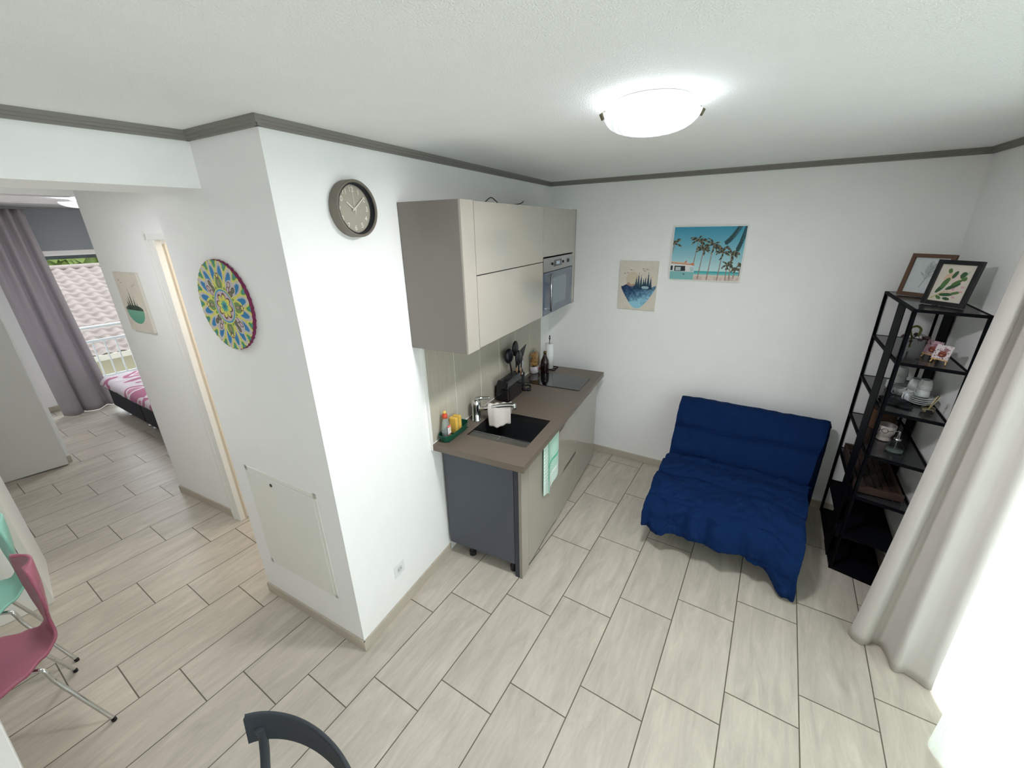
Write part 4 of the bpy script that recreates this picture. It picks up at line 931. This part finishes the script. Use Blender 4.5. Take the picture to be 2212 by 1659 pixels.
# crockery
def saucer(x, y, z, label): 
    o = MB().lathe([(.001, .002), (.026, .002), (.029, .0), (.031, .003), (.056, .0105), (.057, .0125), (.031, .006), (.001, .005)], seg=40).build('saucer', PORC, smooth=True); o.location = (x, y, z); return tag(o, label, 'saucer', 'white saucers in stacks')
sauc = None
def cup(x, y, z, label, r=.033, h=.056, up=False, hang=0):
    t = thing('cup', label, 'cup', (x, y, z), hang, 'white cups on the shelf'); 
    pr = [(.001, .002), (r*.6, .002), (r*.62, 0), (r*.66, .003), (r*.86, h*.4), (r, h), (r*.95, h), (r*.82, h*.42), (r*.58, .007), (.001, .006)]
    if not up: pr = [(a, h-b) for a, b in pr][::-1]
    MB().lathe(pr, seg=32).build('bowl', PORC, t, smooth=True)
    s = 1 if up else -1; zc = h*.5
    MB().tube([(r*.80+.016*math.sin(a)+.0, 0, zc+.017*math.cos(a)) for a in np.linspace(.1, math.pi-.1, 12)], .0032, 8).build('handle', PORC, t, smooth=True)
S1, S2 = (2.415, 2.035), (2.478, 1.815); zs = 1.121
pos_lab = ['bottom', 'second', 'third', 'top']
first = {}
for (x, y), nm in ((S1, 'stack partly behind the shelf post'), (S2, 'stack beside the scent diffuser')):
    for k in range(4):
        saucer(x, y, zs+.011*k, 'white saucer, %s one of the %s' % (pos_lab[k], nm))
cup(S1[0], S1[1], zs+.048, 'lower upside down white cup on the saucers partly behind the shelf post', hang=R(200)); cup(S1[0], S1[1], zs+.088, 'upper upside down white cup on the saucers partly behind the shelf post', hang=R(150))
cup(S2[0], S2[1], zs+.048, 'lower upside down white cup on the saucers beside the scent diffuser', hang=R(200)); cup(S2[0], S2[1], zs+.088, 'upper upside down white cup on the saucers beside the scent diffuser', hang=R(60))
cup(2.470, 1.935, zs, 'lower large white cup in the middle pair between the saucer stacks', 0.037, .064, hang=R(190)); cup(2.470, 1.935, zs+.047, 'upper large white cup in the middle pair between the saucer stacks', 0.037, .064, hang=R(60))
cup(2.405, 1.925, zs, 'small white espresso cup at the left front of the cup group', .027, .045, True, R(200)); cup(2.432, 1.855, zs, 'small white espresso cup in front of the middle cup pair', .027, .045, True, R(220))
df = thing('scent_diffuser', 'small glass scent diffuser with pale reed sticks', 'diffuser', (2.487, 1.685, zs), 0)
MB().lathe([(.001, .001), (.026, .001), (.028, .006), (.028, .026), (.010, .036), (.009, .046)], seg=24).build('bottle', glass_mat('diffuser_glass', (236, 232, 216), k=.7), df, smooth=True)
MB().lathe([(.001, .003), (.024, .003), (.025, .018), (.001, .018)], seg=24).build('liquid', mat('pale_oil', (190, 186, 170), .1, alpha=.45), df, smooth=True)
MB().box(-.014, .012, -.0292, -.0284, .006, .02).build('label', BLACK, df)
for k in range(5): MB().tube([(0, 0, .01), (.022+.012*math.sin(k*2.1), .010*math.cos(k*1.7), .095)], .0014, 6).build('reed', mat('reed', (214, 196, 160), .7), df)
x = MB(); x.grid(lambda u, v: (2.30+.13*u, 1.69+.14*v+.02*math.sin(u*6), 1.124+.010*abs(math.sin(u*8+v*9))*(1-abs(2*v-1))+.002), 16, 16)
tag(x.build('folded_net', mat('black_net', (30, 34, 38), .8), smooth=True, solid=.002), 'crumpled black cloth lying in front of the cups on the shelf', 'cloth')
# face pot, glass dispenser, basket
fp = thing('face_pot', 'white ceramic face planter with drawn round glasses', 'plant pot', (2.392, 1.872, .841), R(-38))
MB().lathe([(.001, .001), (.036, .001), (.038, .006), (.030, .020), (.032, .026), (.045, .050), (.048, .098), (.044, .100), (.041, .05), (.001, .04)], seg=40).build('pot', mat('speckled_ceramic', (206, 196, 190), .5, noise=.08, nscale=120), fp, smooth=True)
BK = mat('black_line', (30, 30, 32), .5)
def onpot(a, z, r=.0475): return (r*math.sin(a), -r*math.cos(a), z)
for s in (-1, 1): MB().tube([onpot(.40*s+.30*math.cos(t), .073+.0135*math.sin(t), .0485) for t in np.linspace(0, 2*math.pi, 25)], .0011, 6).build('drawn_lens', BK, fp)
MB().tube([onpot(t, .075, .0487) for t in np.linspace(-.11, .11, 5)], .001, 6).build('drawn_bridge', BK, fp)
for s in (-1, 1): MB().tube([onpot(s*t, .076+.004*(t-.7), .0487) for t in np.linspace(.7, 1.25, 6)], .001, 6).build('drawn_temple', BK, fp)
MB().tube([onpot(t, .050+.5*t*t, .0465) for t in np.linspace(-.08, .08, 5)], .0008, 6).build('drawn_mouth', BK, fp)
gd = thing('glass_dispenser', 'clear conical glass pump bottle in front of the face pot', 'bottle', (2.418, 1.712, .841), 0)
MB().lathe([(.001, .001), (.040, .001), (.044, .008), (.042, .030), (.030, .052), (.014, .064), (.013, .074)], seg=32).build('bottle', GLASS, gd, smooth=True)
MB().lathe([(.001, .004), (.038, .004), (.040, .014), (.001, .014)], seg=28).build('liquid', mat('clear_soap', (130, 142, 136), .08, alpha=.5), gd, smooth=True)
MB().lathe([(.001, .072), (.016, .072), (.017, .082), (.006, .086), (.005, .128), (.001, .13)], seg=20).build('pump', CHROME, gd, smooth=True)
MB().tube(smooth_path([(.0, 0, .126), (-.012, -.004, .130), (-.03, -.008, .124)], 4), .003, 8).build('spout', CHROME, gd, smooth=True)
MB().tube([(0, 0, .01), (0, 0, .074)], .0018, 6).build('dip_tube', STEEL, gd)
bk_ = thing('wicker_basket', 'orange brown wicker basket behind the face pot', 'basket', (2.40, 2.07, .841), 0)
def bf(u, v): th = 2*math.pi*u; r = (.066+.014*v)*(1+.018*math.sin(40*th)*math.cos(v*60)); return (r*math.cos(th)*.9, r*math.sin(th)*1.1, 0.125*v)
MB().grid(bf, 160, 24).build('weave', mat('wicker', (92, 62, 44), .7, noise=.3, nscale=60), bk_, smooth=True, solid=.005)
MB().tube([(.080*.9*math.cos(a), .080*1.1*math.sin(a), .125) for a in np.linspace(0, 2*math.pi, 40)], .006, 8).build('rim', MATS['wicker'], bk_, smooth=True)
# wooden crate tray
cr_ = thing('wooden_tray', 'dark brown slatted wooden tray on the middle shelf', 'tray', (2.29, 1.63, .561), R(0))
DW = mat('dark_slat_wood', (62, 46, 38), .55, noise=.2, nscale=30, stretch=(1, 6, 1))
for k in range(6): MB().box(.0+.038*k, .030+.038*k, .02, .60, .0, .008).build('slat', DW, cr_, bevel=.001)
for a, b in ((.0, .022), (.588, .61)): MB().box(0, .222, a, b, .008, .05).build('end_board', DW, cr_, bevel=.002)
for a in (.0, .206): MB().box(a, a+.016, .022, .588, .008, .04).build('side_board', DW, cr_, bevel=.002)
for i, (x_, y_) in enumerate(((2.37, 1.76), (2.43, 1.83), (2.38, 1.90))):
    o = MB().lathe([(.001, .001), (.026, .001), (.030, .008), (.033, .075), (.031, .075), (.027, .01), (.001, .006)], seg=24).build('drinking_glass', GLASS, smooth=True); o.location = (x_, y_, .570)
    tag(o, 'clear tumbler standing in the slatted tray, %s' % ('nearest the shelf front', 'middle of the three', 'farthest from the shelf front')[i], 'glass', 'tumblers in the wooden tray')
gb = thing('storage_box', 'dark grey storage box at the bottom of the metal shelf', 'box', (2.33, 1.93, .021), 0)
GB = mat('grey_box', (58, 66, 72), .6)
MB().box(0, .19, 0, .26, 0, .17).build('body', GB, gb, bevel=.004); MB().box(-.004, .194, -.004, .264, .17, .20).build('lid', GB, gb, bevel=.004)
# ------------------------------------------------------------------ curtains at the balcony door
CUR = mat('grey_velvet_curtain', (198, 193, 188), .8, sheen=.1, bump=.05, bscale=200, noise=.03)
def lerp2(p, q, t): return [p[k]+(q[k]-p[k])*t for k in range(len(p))]
def curtain(botp, topp, ztop, nu, nv, bulge=0, zb=lambda u: .004):
    def fn(u, v):
        b = resample(botp, u); t = resample(topp, u); w = v**.75; x, y = lerp2(b, t, w)
        return (x+bulge*math.sin(v*math.pi)*math.sin(u*9), y, zb(u)+(ztop-zb(u))*v)
    return MB().grid(fn, nu, nv)
def sp2(pts, n=8): return [(p.x, p.y) for p in smooth_path([(a, b, 0) for a, b in pts], n)]
gbot = sp2([(2.332, 1.085), (2.345, 1.055), (2.375, 1.035), (2.405, 1.045), (2.43, 1.075), (2.465, 1.07), (2.485, 1.01), (2.49, .955), (2.508, .940), (2.54, .955), (2.585, .935), (2.618, .917), (2.645, .93), (2.65, .98), (2.60, 1.02), (2.56, 1.06)])
gtop = sp2([(2.425, 1.09), (2.432, 1.06), (2.450, 1.04), (2.462, 1.055), (2.475, 1.08), (2.49, 1.06), (2.485, 1.01), (2.470, .965), (2.490, .94), (2.515, .95), (2.53, .935), (2.545, .905), (2.57, .915), (2.58, .95), (2.57, .99), (2.56, 1.03)])
def gz(u): return .004+.0*u
o = curtain(gbot, gtop, 2.40, 150, 40).build('curtain', CUR, smooth=True, solid=.003)
tag(o, 'light grey floor length curtain gathered beside the metal shelf', 'curtain')
SHEER = sheer_mat('white_sheer', (238, 244, 239), .15, .47)
sb_, st_ = [], []
yy_ = .93; k = 0
for i in range(26):
    y = .94-i*.095; ph = i % 2
    if i == 0: sb_.append((2.632, .93)); st_.append((2.572, .93)); continue
    if i == 1: sb_.append((2.640, .86)); st_.append((2.60, .87)); continue
    if y > .58: sb_.append((2.662-.055*((i-2) % 3)/2, y)); st_.append((2.60+(.03 if ph else 0), y))
    else: sb_.append((2.59+(.065 if ph else 0)+.01*math.sin(i*1.7)+.02*(.6-y)*.5, y)); st_.append((2.585+(.04 if ph else 0)+.05*(.6-y)*.6, y))
o = curtain(sp2(sb_), sp2(st_), 2.41, 260, 30).build('sheer_curtain', SHEER, smooth=True)
tag(o, 'long white sheer curtain covering the balcony door next to the grey curtain', 'sheer curtain')
s2b = sp2([(2.66, .80), (2.60, .70), (2.562, .612), (2.585, .56), (2.60, .50), (2.56, .42), (2.58, .33), (2.555, .22), (2.59, .12), (2.57, 0), (2.61, -.12), (2.585, -.25), (2.63, -.4)])
s2t = sp2([(2.60, .80), (2.585, .70), (2.565, .62), (2.575, .56), (2.585, .50), (2.565, .42), (2.58, .33), (2.57, .22), (2.59, .12), (2.58, 0), (2.60, -.12), (2.59, -.25), (2.61, -.4)])
o = curtain(s2b, s2t, 2.41, 200, 30).build('sheer_curtain', SHEER, smooth=True)
tag(o, 'second white sheer panel with a gathered edge, the one nearest the camera', 'sheer curtain')
q0_, q1_ = rp(1.1, .065), rp(4.4, .065)
rl_ = thing('curtain_rail', 'white curtain rail above the balcony door', 'curtain rail', (0, 0, 0)); MB().prism([v2(q0_), v2(q1_), v2(q1_+rn*.05), v2(q0_+rn*.05)], 2.41, 2.425).build('rail', WHITE, rl_)
# ------------------------------------------------------------------ dining side
WT_ = mat('white_table', (236, 236, 232), .3)
tb = thing('dining_table', 'white dining table, only its corner edge in view at lower left', 'table', (-.20, -1.83, 0), R(2))
MB().box(-1.22, 1.25, -.43, .43, .722, .75).build('tabletop', WT_, tb, bevel=.003)
for x_ in (-1.12, 1.15):
    for y_ in (-.36, .36): MB().tube([(x_, y_, 0), (x_*.98, y_*.95, .722)], [.014, .022], 14).build('leg', WT_, tb, smooth=True)
def shell_chair(x, y, rz, m, label):
    t = thing('shell_chair', label, 'chair', (x, y, 0), rz, 'shell chairs at the table')
    prof = [(-.235, .425), (-.20, .440), (-.10, .436), (.02, .430), (.12, .432), (.168, .446), (.190, .480), (.197, .53), (.204, .60), (.215, .68), (.226, .76), (.233, .835)]
    wid = [(0, .13), (.05, .185), (.15, .215), (.26, .215), (.36, .18), (.45, .125), (.52, .080), (.58, .058), (.64, .060), (.71, .105), (.79, .155), (.86, .175), (.92, .168), (.96, .145), (.985, .112), (1, .065)]
    P3 = [(p.x, p.y) for p in smooth_path([(a, b, 0) for a, b in prof], 6)]
    def fn(u, v):
        yy, zz = resample(P3, v); w = None
        for i in range(1, len(wid)):
            if v <= wid[i][0]+1e-9: f = (v-wid[i-1][0])/(wid[i][0]-wid[i-1][0]); f = f*f*(3-2*f); w = wid[i-1][1]+(wid[i][1]-wid[i-1][1])*f; break
        e = 2*u-1; seat = max(0, 1-v/.55); back = max(0, (v-.55)/.45)
        return (e*w, yy-back*.038*e*e, zz+seat*.018*e*e-.0)
    MB().grid(fn, 26, 70).build('shell', m, t, smooth=True, solid=.011, subsurf=0)
    for sx in (-1, 1):
        for sy, yt in ((1, .20), (-1, -.245)):
            b0 = Vector((sx*.150, sy*.105-.018+.01*(sy > 0), .408)); tip = Vector((sx*.235, yt, .010))
            MB().tube(smooth_path([(sx*.03, sy*.02-.03, .400), (sx*.09, sy*.065-.03, .412), tuple(b0), tuple(b0.lerp(tip, .06)+Vector((sx*.008, sy*.006, .006))), tuple(b0.lerp(tip, .2)), tuple(b0.lerp(tip, .5)), tuple(tip)], 6), .0085, 12).build('leg', CHROME, t, smooth=True)
            MB().tube([(sx*.2345, yt*.998, .014), (sx*.2355, yt*1.001, 0.0)], .0098, 12).build('foot_cap', BLACK, t)
    MB().tube([(0, -.03, .400), (0, -.03, .425)], .07, 20).build('hub_plate', STEEL, t)
    return t
shell_chair(-.803, -1.412, R(3), mat('dusty_pink_plastic', (158, 90, 110), .35, spec=.45), 'dusty pink shell chair with chrome legs at lower left')
shell_chair(-1.345, -1.415, R(3), mat('mint_plastic', (134, 190, 174), .35), 'mint green shell chair with chrome legs behind the pink one')
gc = thing('curved_back_chair', 'dark grey chair with a curved top rail at the bottom of the view', 'chair', (.812, -1.195, 0), 0)
GCM = mat('charcoal_plastic', (58, 64, 70), .55, bump=.1, bscale=400)
def railp(t):  # t -1..1
    a = t*1.12; return (.262*math.sin(a)/math.sin(1.12), .192+.095*((math.cos(a)-math.cos(1.12))/(1-math.cos(1.12))))
o = MB(); n = 40; vs = []
for i in range(n+1):
    t = -1+2*i/n; 
    for off, z_, te in ((-.005, .640, 1.05), (.000, .632, 1.06), (.006, .640, 1.05), (.008, .750, 1.0), (.003, .760, .985), (-.003, .758, .985), (-.005, .750, 1.0)):
        tt2 = t*te; x_, y_ = railp(tt2); xa, ya = railp(tt2+.01); xb, yb = railp(tt2-.01); d = Vector((xa-xb, ya-yb, 0)).normalized(); nn = Vector((-d.y, d.x, 0)); vs.append((x_+nn.x*off, y_+nn.y*off, z_))
fs = [(i*7+k, i*7+(k+1) % 7, (i+1)*7+(k+1) % 7, (i+1)*7+k) for i in range(n) for k in range(7)]+[tuple(range(7)), tuple(range(n*7, n*7+7))[::-1]]
o.add(vs, fs); o.build('top_rail', GCM, gc, bevel=.0015, seg=2)
for s in (-1, 1):
    x_, y_ = railp(s*.86)
    MB().tube(smooth_path([(x_, y_, .70), (x_, y_-.002, .648), (x_*.99, y_-.010, .60), (x_*.95, y_-.035, .44), (x_*1.0, y_+.01, .20), (x_*1.05, y_+.05, 0)], 5), [.017]*3+[.0135]*20+[.012]*3, 14).build('rear_leg', GCM, gc, smooth=True)
    MB().tube([(s*.20, -.20, .43), (s*.225, -.235, 0)], [.016, .011], 14).build('front_leg', GCM, gc, smooth=True)
MB().grid(lambda u, v: ((2*u-1)*(.235-.02*v)*(1-.12*(abs(2*v-1)**6)), -.235+.43*v, .445-.012*(1-(2*u-1)**2)*(1-(2*v-1)**2)), 24, 24).build('seat', GCM, gc, smooth=True, solid=.024)
# white tall cabinet at the hall side
wc = thing('white_cabinet', 'plain white tall cabinet behind the mint chair at the left edge', 'cabinet', (-1.756, -1.160, 0), R(-7))
MB().box(-.55, -.019, -.96, 0, 0, 2.05).build('carcass', WHITE, wc)
MB().box(-.018, 0, -.50, -.034, .002, 2.048).build('door', WHITE, wc, bevel=.001); MB().box(-.018, 0, -.96, -.504, .002, 2.048).build('door', WHITE, wc, bevel=.001)
MB().box(-.018, 0, -.030, 0, .0, 2.05).build('stile', mat('stile_white', (226, 226, 220), .45), wc)
# ------------------------------------------------------------------ bedroom
bd_ = thing('bed', 'black box spring bed with a pink and white blanket in the bedroom', 'bed', (-5.27, .10, 0), R(0))
BB = mat('black_bed_fabric', (26, 28, 38), .8); 
MB().box(.02, 1.04, .01, 1.05, .075, .30).build('box_base', BB, bd_, bevel=.012); MB().box(1.06, 2.08, .01, 1.05, .075, .30).build('box_base', BB, bd_, bevel=.012)
MB().box(-.0, 2.10, -.01, 1.07, .302, .415).build('mattress', mat('dark_green_mattress', (36, 46, 50), .8), bd_, bevel=.02, seg=3)
for x_ in (.38, .98, 1.12, 1.95):
    for y_ in (.06, .98): MB().lathe([(.001, 0), (.024, 0), (.027, .012), (.017, .022), (.015, .062), (.022, .075), (.001, .075)], x_, y_, 0, 16).build('leg', CHROME, bd_, smooth=True)
def qf(u, v):
    x = -.03+2.16*u; y = -.035+1.13*v; ed = min(1, min(v, 1-v)/.07); eu = min(1, min(u, 1-u)/.04); z = .365+.085*math.sqrt(max(0, 1-(1-ed)**2))*math.sqrt(max(0, 1-(1-eu)**2))
    return (x, y, z+.010*mn.noise(Vector((x*6, y*6, 0)))+.005*mn.noise(Vector((x*17, y*17, 2.))))
qm = mat('pink_camo_blanket', (190, 130, 150), .95, bump=.3, bscale=120)
n = qm.node_tree.nodes; l = qm.node_tree.links; b = n['Principled BSDF']; tc = n.new('ShaderNodeTexCoord'); nz = n.new('ShaderNodeTexNoise'); nz.inputs['Scale'].default_value = 3.6; nz.inputs['Detail'].default_value = 1; l.new(tc.outputs['Object'], nz.inputs[0])
cr2 = n.new('ShaderNodeValToRGB'); cr2.color_ramp.interpolation = 'CONSTANT'; e = cr2.color_ramp.elements; e[0].position = 0; e[0].color = (*lin((214, 204, 212)), 1); e[1].position = .44; e[1].color = (*lin((178, 112, 140)), 1)
for p_, c_2 in ((.54, (222, 214, 220)), (.60, (196, 140, 160)), (.68, (150, 130, 140))): q = cr2.color_ramp.elements.new(p_); q.color = (*lin(c_2), 1)
l.new(nz.outputs[0], cr2.inputs[0]); l.new(cr2.outputs[0], b.inputs['Base Color'])
MB().grid(qf, 90, 60).build('blanket', qm, bd_, smooth=True, solid=.008)
pl = MB().ball((0, 0, 0), .11, 24, sc=(1.5, 1, .62)).build('pillow', mat('white_pillow', (226, 226, 230), .9), smooth=True); pl.location = (-5.08, .62, .53); pl.rotation_euler = (0, 0, R(80)); tag(pl, 'small white pillow lying on the bed blanket', 'pillow')
cbp = sp2([(-5.60, -.30), (-5.52, -.26), (-5.47, -.20), (-5.54, -.13), (-5.60, -.12), (-5.54, -.08), (-5.50, .0), (-5.58, .08), (-5.62, .12), (-5.56, .16), (-5.60, .22)])
ctp = sp2([(-5.64, -.34), (-5.60, -.30), (-5.66, -.26), (-5.60, -.22), (-5.66, -.18), (-5.60, -.13), (-5.66, -.09), (-5.60, -.05), (-5.66, -.01), (-5.60, .03), (-5.64, .07)])
o = curtain(cbp, ctp, 2.40, 140, 30).build('curtain', mat('bedroom_curtain_grey', (150, 144, 148), .85, sheen=.2), smooth=True, solid=.003); tag(o, 'mauve grey curtain drawn aside at the bedroom window', 'curtain')
r2_ = thing('curtain_rail', 'dark thin curtain rail in the bedroom', 'curtain rail', (0, 0, 0)); MB().box(-5.68, -5.60, -1.2, 1.8, 2.405, 2.42).build('rail', mat('rail_grey', (120, 120, 120), .5), r2_)
rb = thing('roller_blind', 'grey roller blind half drawn above the bedroom window', 'blind', (-5.925, 0, 0)); RB = mat('grey_blind_fabric', (150, 156, 160), .8)
MB().box(-.002, .002, -.10, 1.74, 1.945, 2.42).build('fabric', RB, rb); MB().box(-.006, .006, -.10, 1.74, 1.93, 1.945).build('bottom_bar', WHITE, rb); MB().tube([(-.0, -.10, 2.425), (0, 1.74, 2.425)], .014, 12).build('roll', RB, rb, smooth=True)
# ------------------------------------------------------------------ outside the bedroom
struct(MB().box(-7.3, -6.25, -1.5, 3.5, -.2, -.05).build('trim_8', mat('balcony_concrete', (200, 196, 188), .8)))
ra = thing('balcony_railing', 'white balcony railing outside the bedroom window', 'railing', (-7.15, 0, 0))
WR = mat('white_railing', (150, 152, 155), .4)
MB().tube([(0, -1.2, .795), (0, 3.2, .795)], .022, 12).build('handrail', WR, ra); MB().box(-.012, .012, -1.2, 3.2, .565, .60).build('mid_rail', WR, ra); MB().box(-.012, .012, -1.2, 3.2, .0, .03).build('bottom_rail', WR, ra)
for k in range(32): MB().box(-.009, .009, -1.15+.138*k-.009, -1.15+.138*k+.009, .03, .565).build('baluster', WR, ra)
for y_ in (-1.2, 3.2): MB().box(-.02, .02, y_-.02, y_+.02, -.05, .80).build('post', WR, ra)
hs = thing('neighbour_house', 'neighbouring house with a pale clay tile roof seen through the bedroom window', 'building', (-9.4, 1.5, 0))
MB().box(-4.2, -.35, -4, 5, -3.2, -.12).build('wall', mat('cream_render', (108, 102, 84), .85), hs)
RT = mat('pale_roof_tile', (100, 91, 86), .85, noise=.25, nscale=5)
def roof(u, v):
    yy = -4.3+9.6*u; s = v; x = -.0-3.7*s; z = -.12+1.52*s; row = s*17; fr = row-math.floor(row); w = math.sin((yy/.24)*2*math.pi+.6*math.sin(yy*3)); 
    return (x, yy, z+.030*w*(.6+.4*fr)+.035*(1-fr)**1.5)
MB().grid(roof, 480, 136).build('roof', RT, hs, smooth=False)
MB().tube([(-3.70, -4.3, 1.40), (-3.70, 5.3, 1.40)], .07, 12).build('ridge', RT, hs, smooth=True)
MB().box(-.08, .06, -4.3, 5.3, -.20, -.10).build('gutter', mat('gutter_beige', (112, 108, 98), .6), hs)
gr_ = MB().box(-40, -7.35, -20, 25, -3.4, -3.2); struct(gr_.build('ground_garden', mat('garden_green', (120, 140, 90), .9)))
LEAF = mat('sunlit_leaves', (66, 80, 26), .8, noise=.5, nscale=3)
rg = np.random.default_rng(11)
for k in range(6):
    t = thing('garden_tree', 'sunlit yellow green tree behind the neighbouring roof, %s from the left' % ('first', 'second', 'third', 'fourth', 'fifth', 'sixth')[k], 'tree', (-16.5-1.5*(k % 2), -2.5+2.45*k, -3.2), 0, 'treetops behind the neighbouring roof')
    MB().tube([(0, 0, 0), (0, 0, 4.0)], [.16, .08], 8).build('trunk', mat('bark', (92, 80, 66), .9), t)
    o = MB()
    for j in range(420):
        d = Vector(rg.normal(size=3)).normalized(); p = Vector((d.x*1.1, d.y*1.1, 4.5+d.z*1.15))*1.0; a = Vector(rg.normal(size=3)).normalized()*.16; b2_ = d.cross(a).normalized()*.13
        o.add([p-a, p+b2_, p+a, p-b2_], [(0, 1, 2, 3)])
    o.ball((0, 0, 4.5), 1.0, 14, sc=(1, 1, 1)); o.build('crown', LEAF, t)
# greenery and terrace outside the living room door
struct(MB().prism([v2(rp(.5, -.30)), v2(rp(5.5, -.30)), v2(rp(5.5, -2.2)), v2(rp(.5, -2.2))], -.25, -.06).build('trim_9', mat('terrace_stone', (196, 192, 184), .8)))

# ------------------------------------------------------------------ sub-parts: pieces that sit on a part
def base(n): return n.split('.')[0]
def centre(o):
    v = [o.matrix_basis @ Vector(c) for c in o.bound_box]; return sum(v, Vector())/8
SUB = {'microwave': {'display': 'control_panel', 'display_digits': 'control_panel', 'knob': 'control_panel', 'door_window': 'door_glass', 'handle': 'door_glass', 'handle_mount': 'door_glass'},
       'base_cabinet': {'handle_slot': 'drawer', 'door_edge_strip': 'filler_strip'}, 'toaster': {'slot': 'housing', 'slot_wires': 'housing', 'lever': 'housing', 'chrome_trim': 'housing'},
       'faucet': {'lever': 'body', 'aerator': 'spout'}, 'sink': {'drain': 'basin', 'overflow_slot': 'basin', 'ledge_lip': 'ledge', 'ledge_divider': 'ledge'}, 'shell_chair': {'foot_cap': 'leg'},
       'face_pot': {'drawn_lens': 'pot', 'drawn_bridge': 'pot', 'drawn_temple': 'pot', 'drawn_mouth': 'pot'}, 'soap_bottle': {'liquid': 'bottle', 'label': 'bottle', 'nozzle': 'cap'},
       'syrup_bottle': {'print': 'bottle'}, 'access_panel': {'lock': 'door'}, 'wall_clock': {'numeral': 'dial'}, 'power_socket': {'pin_hole': 'socket_well'}, 'glass_dispenser': {'spout': 'pump', 'liquid': 'bottle'},
       'scent_diffuser': {'label': 'bottle', 'liquid': 'bottle'}, 'pasta_bag': {'red_print': 'paper_band'}, 'cup': {'handle': 'bowl'}, 'door_1': {'lock_cylinder': 'door_leaf_edge', 'keyhole': 'door_leaf_edge', 'recessed_pull': 'door_leaf_edge'}}
for t in [o for o in scene.objects if o.parent is None and base(o.name) in SUB]:
    kids = [o for o in scene.objects if o.parent == t]
    for k in kids:
        pn_ = SUB[base(t.name)].get(base(k.name))
        cand = [o for o in kids if base(o.name) == pn_] if pn_ else []
        if cand: k.parent = min(cand, key=lambda o: (centre(o)-centre(k)).length)
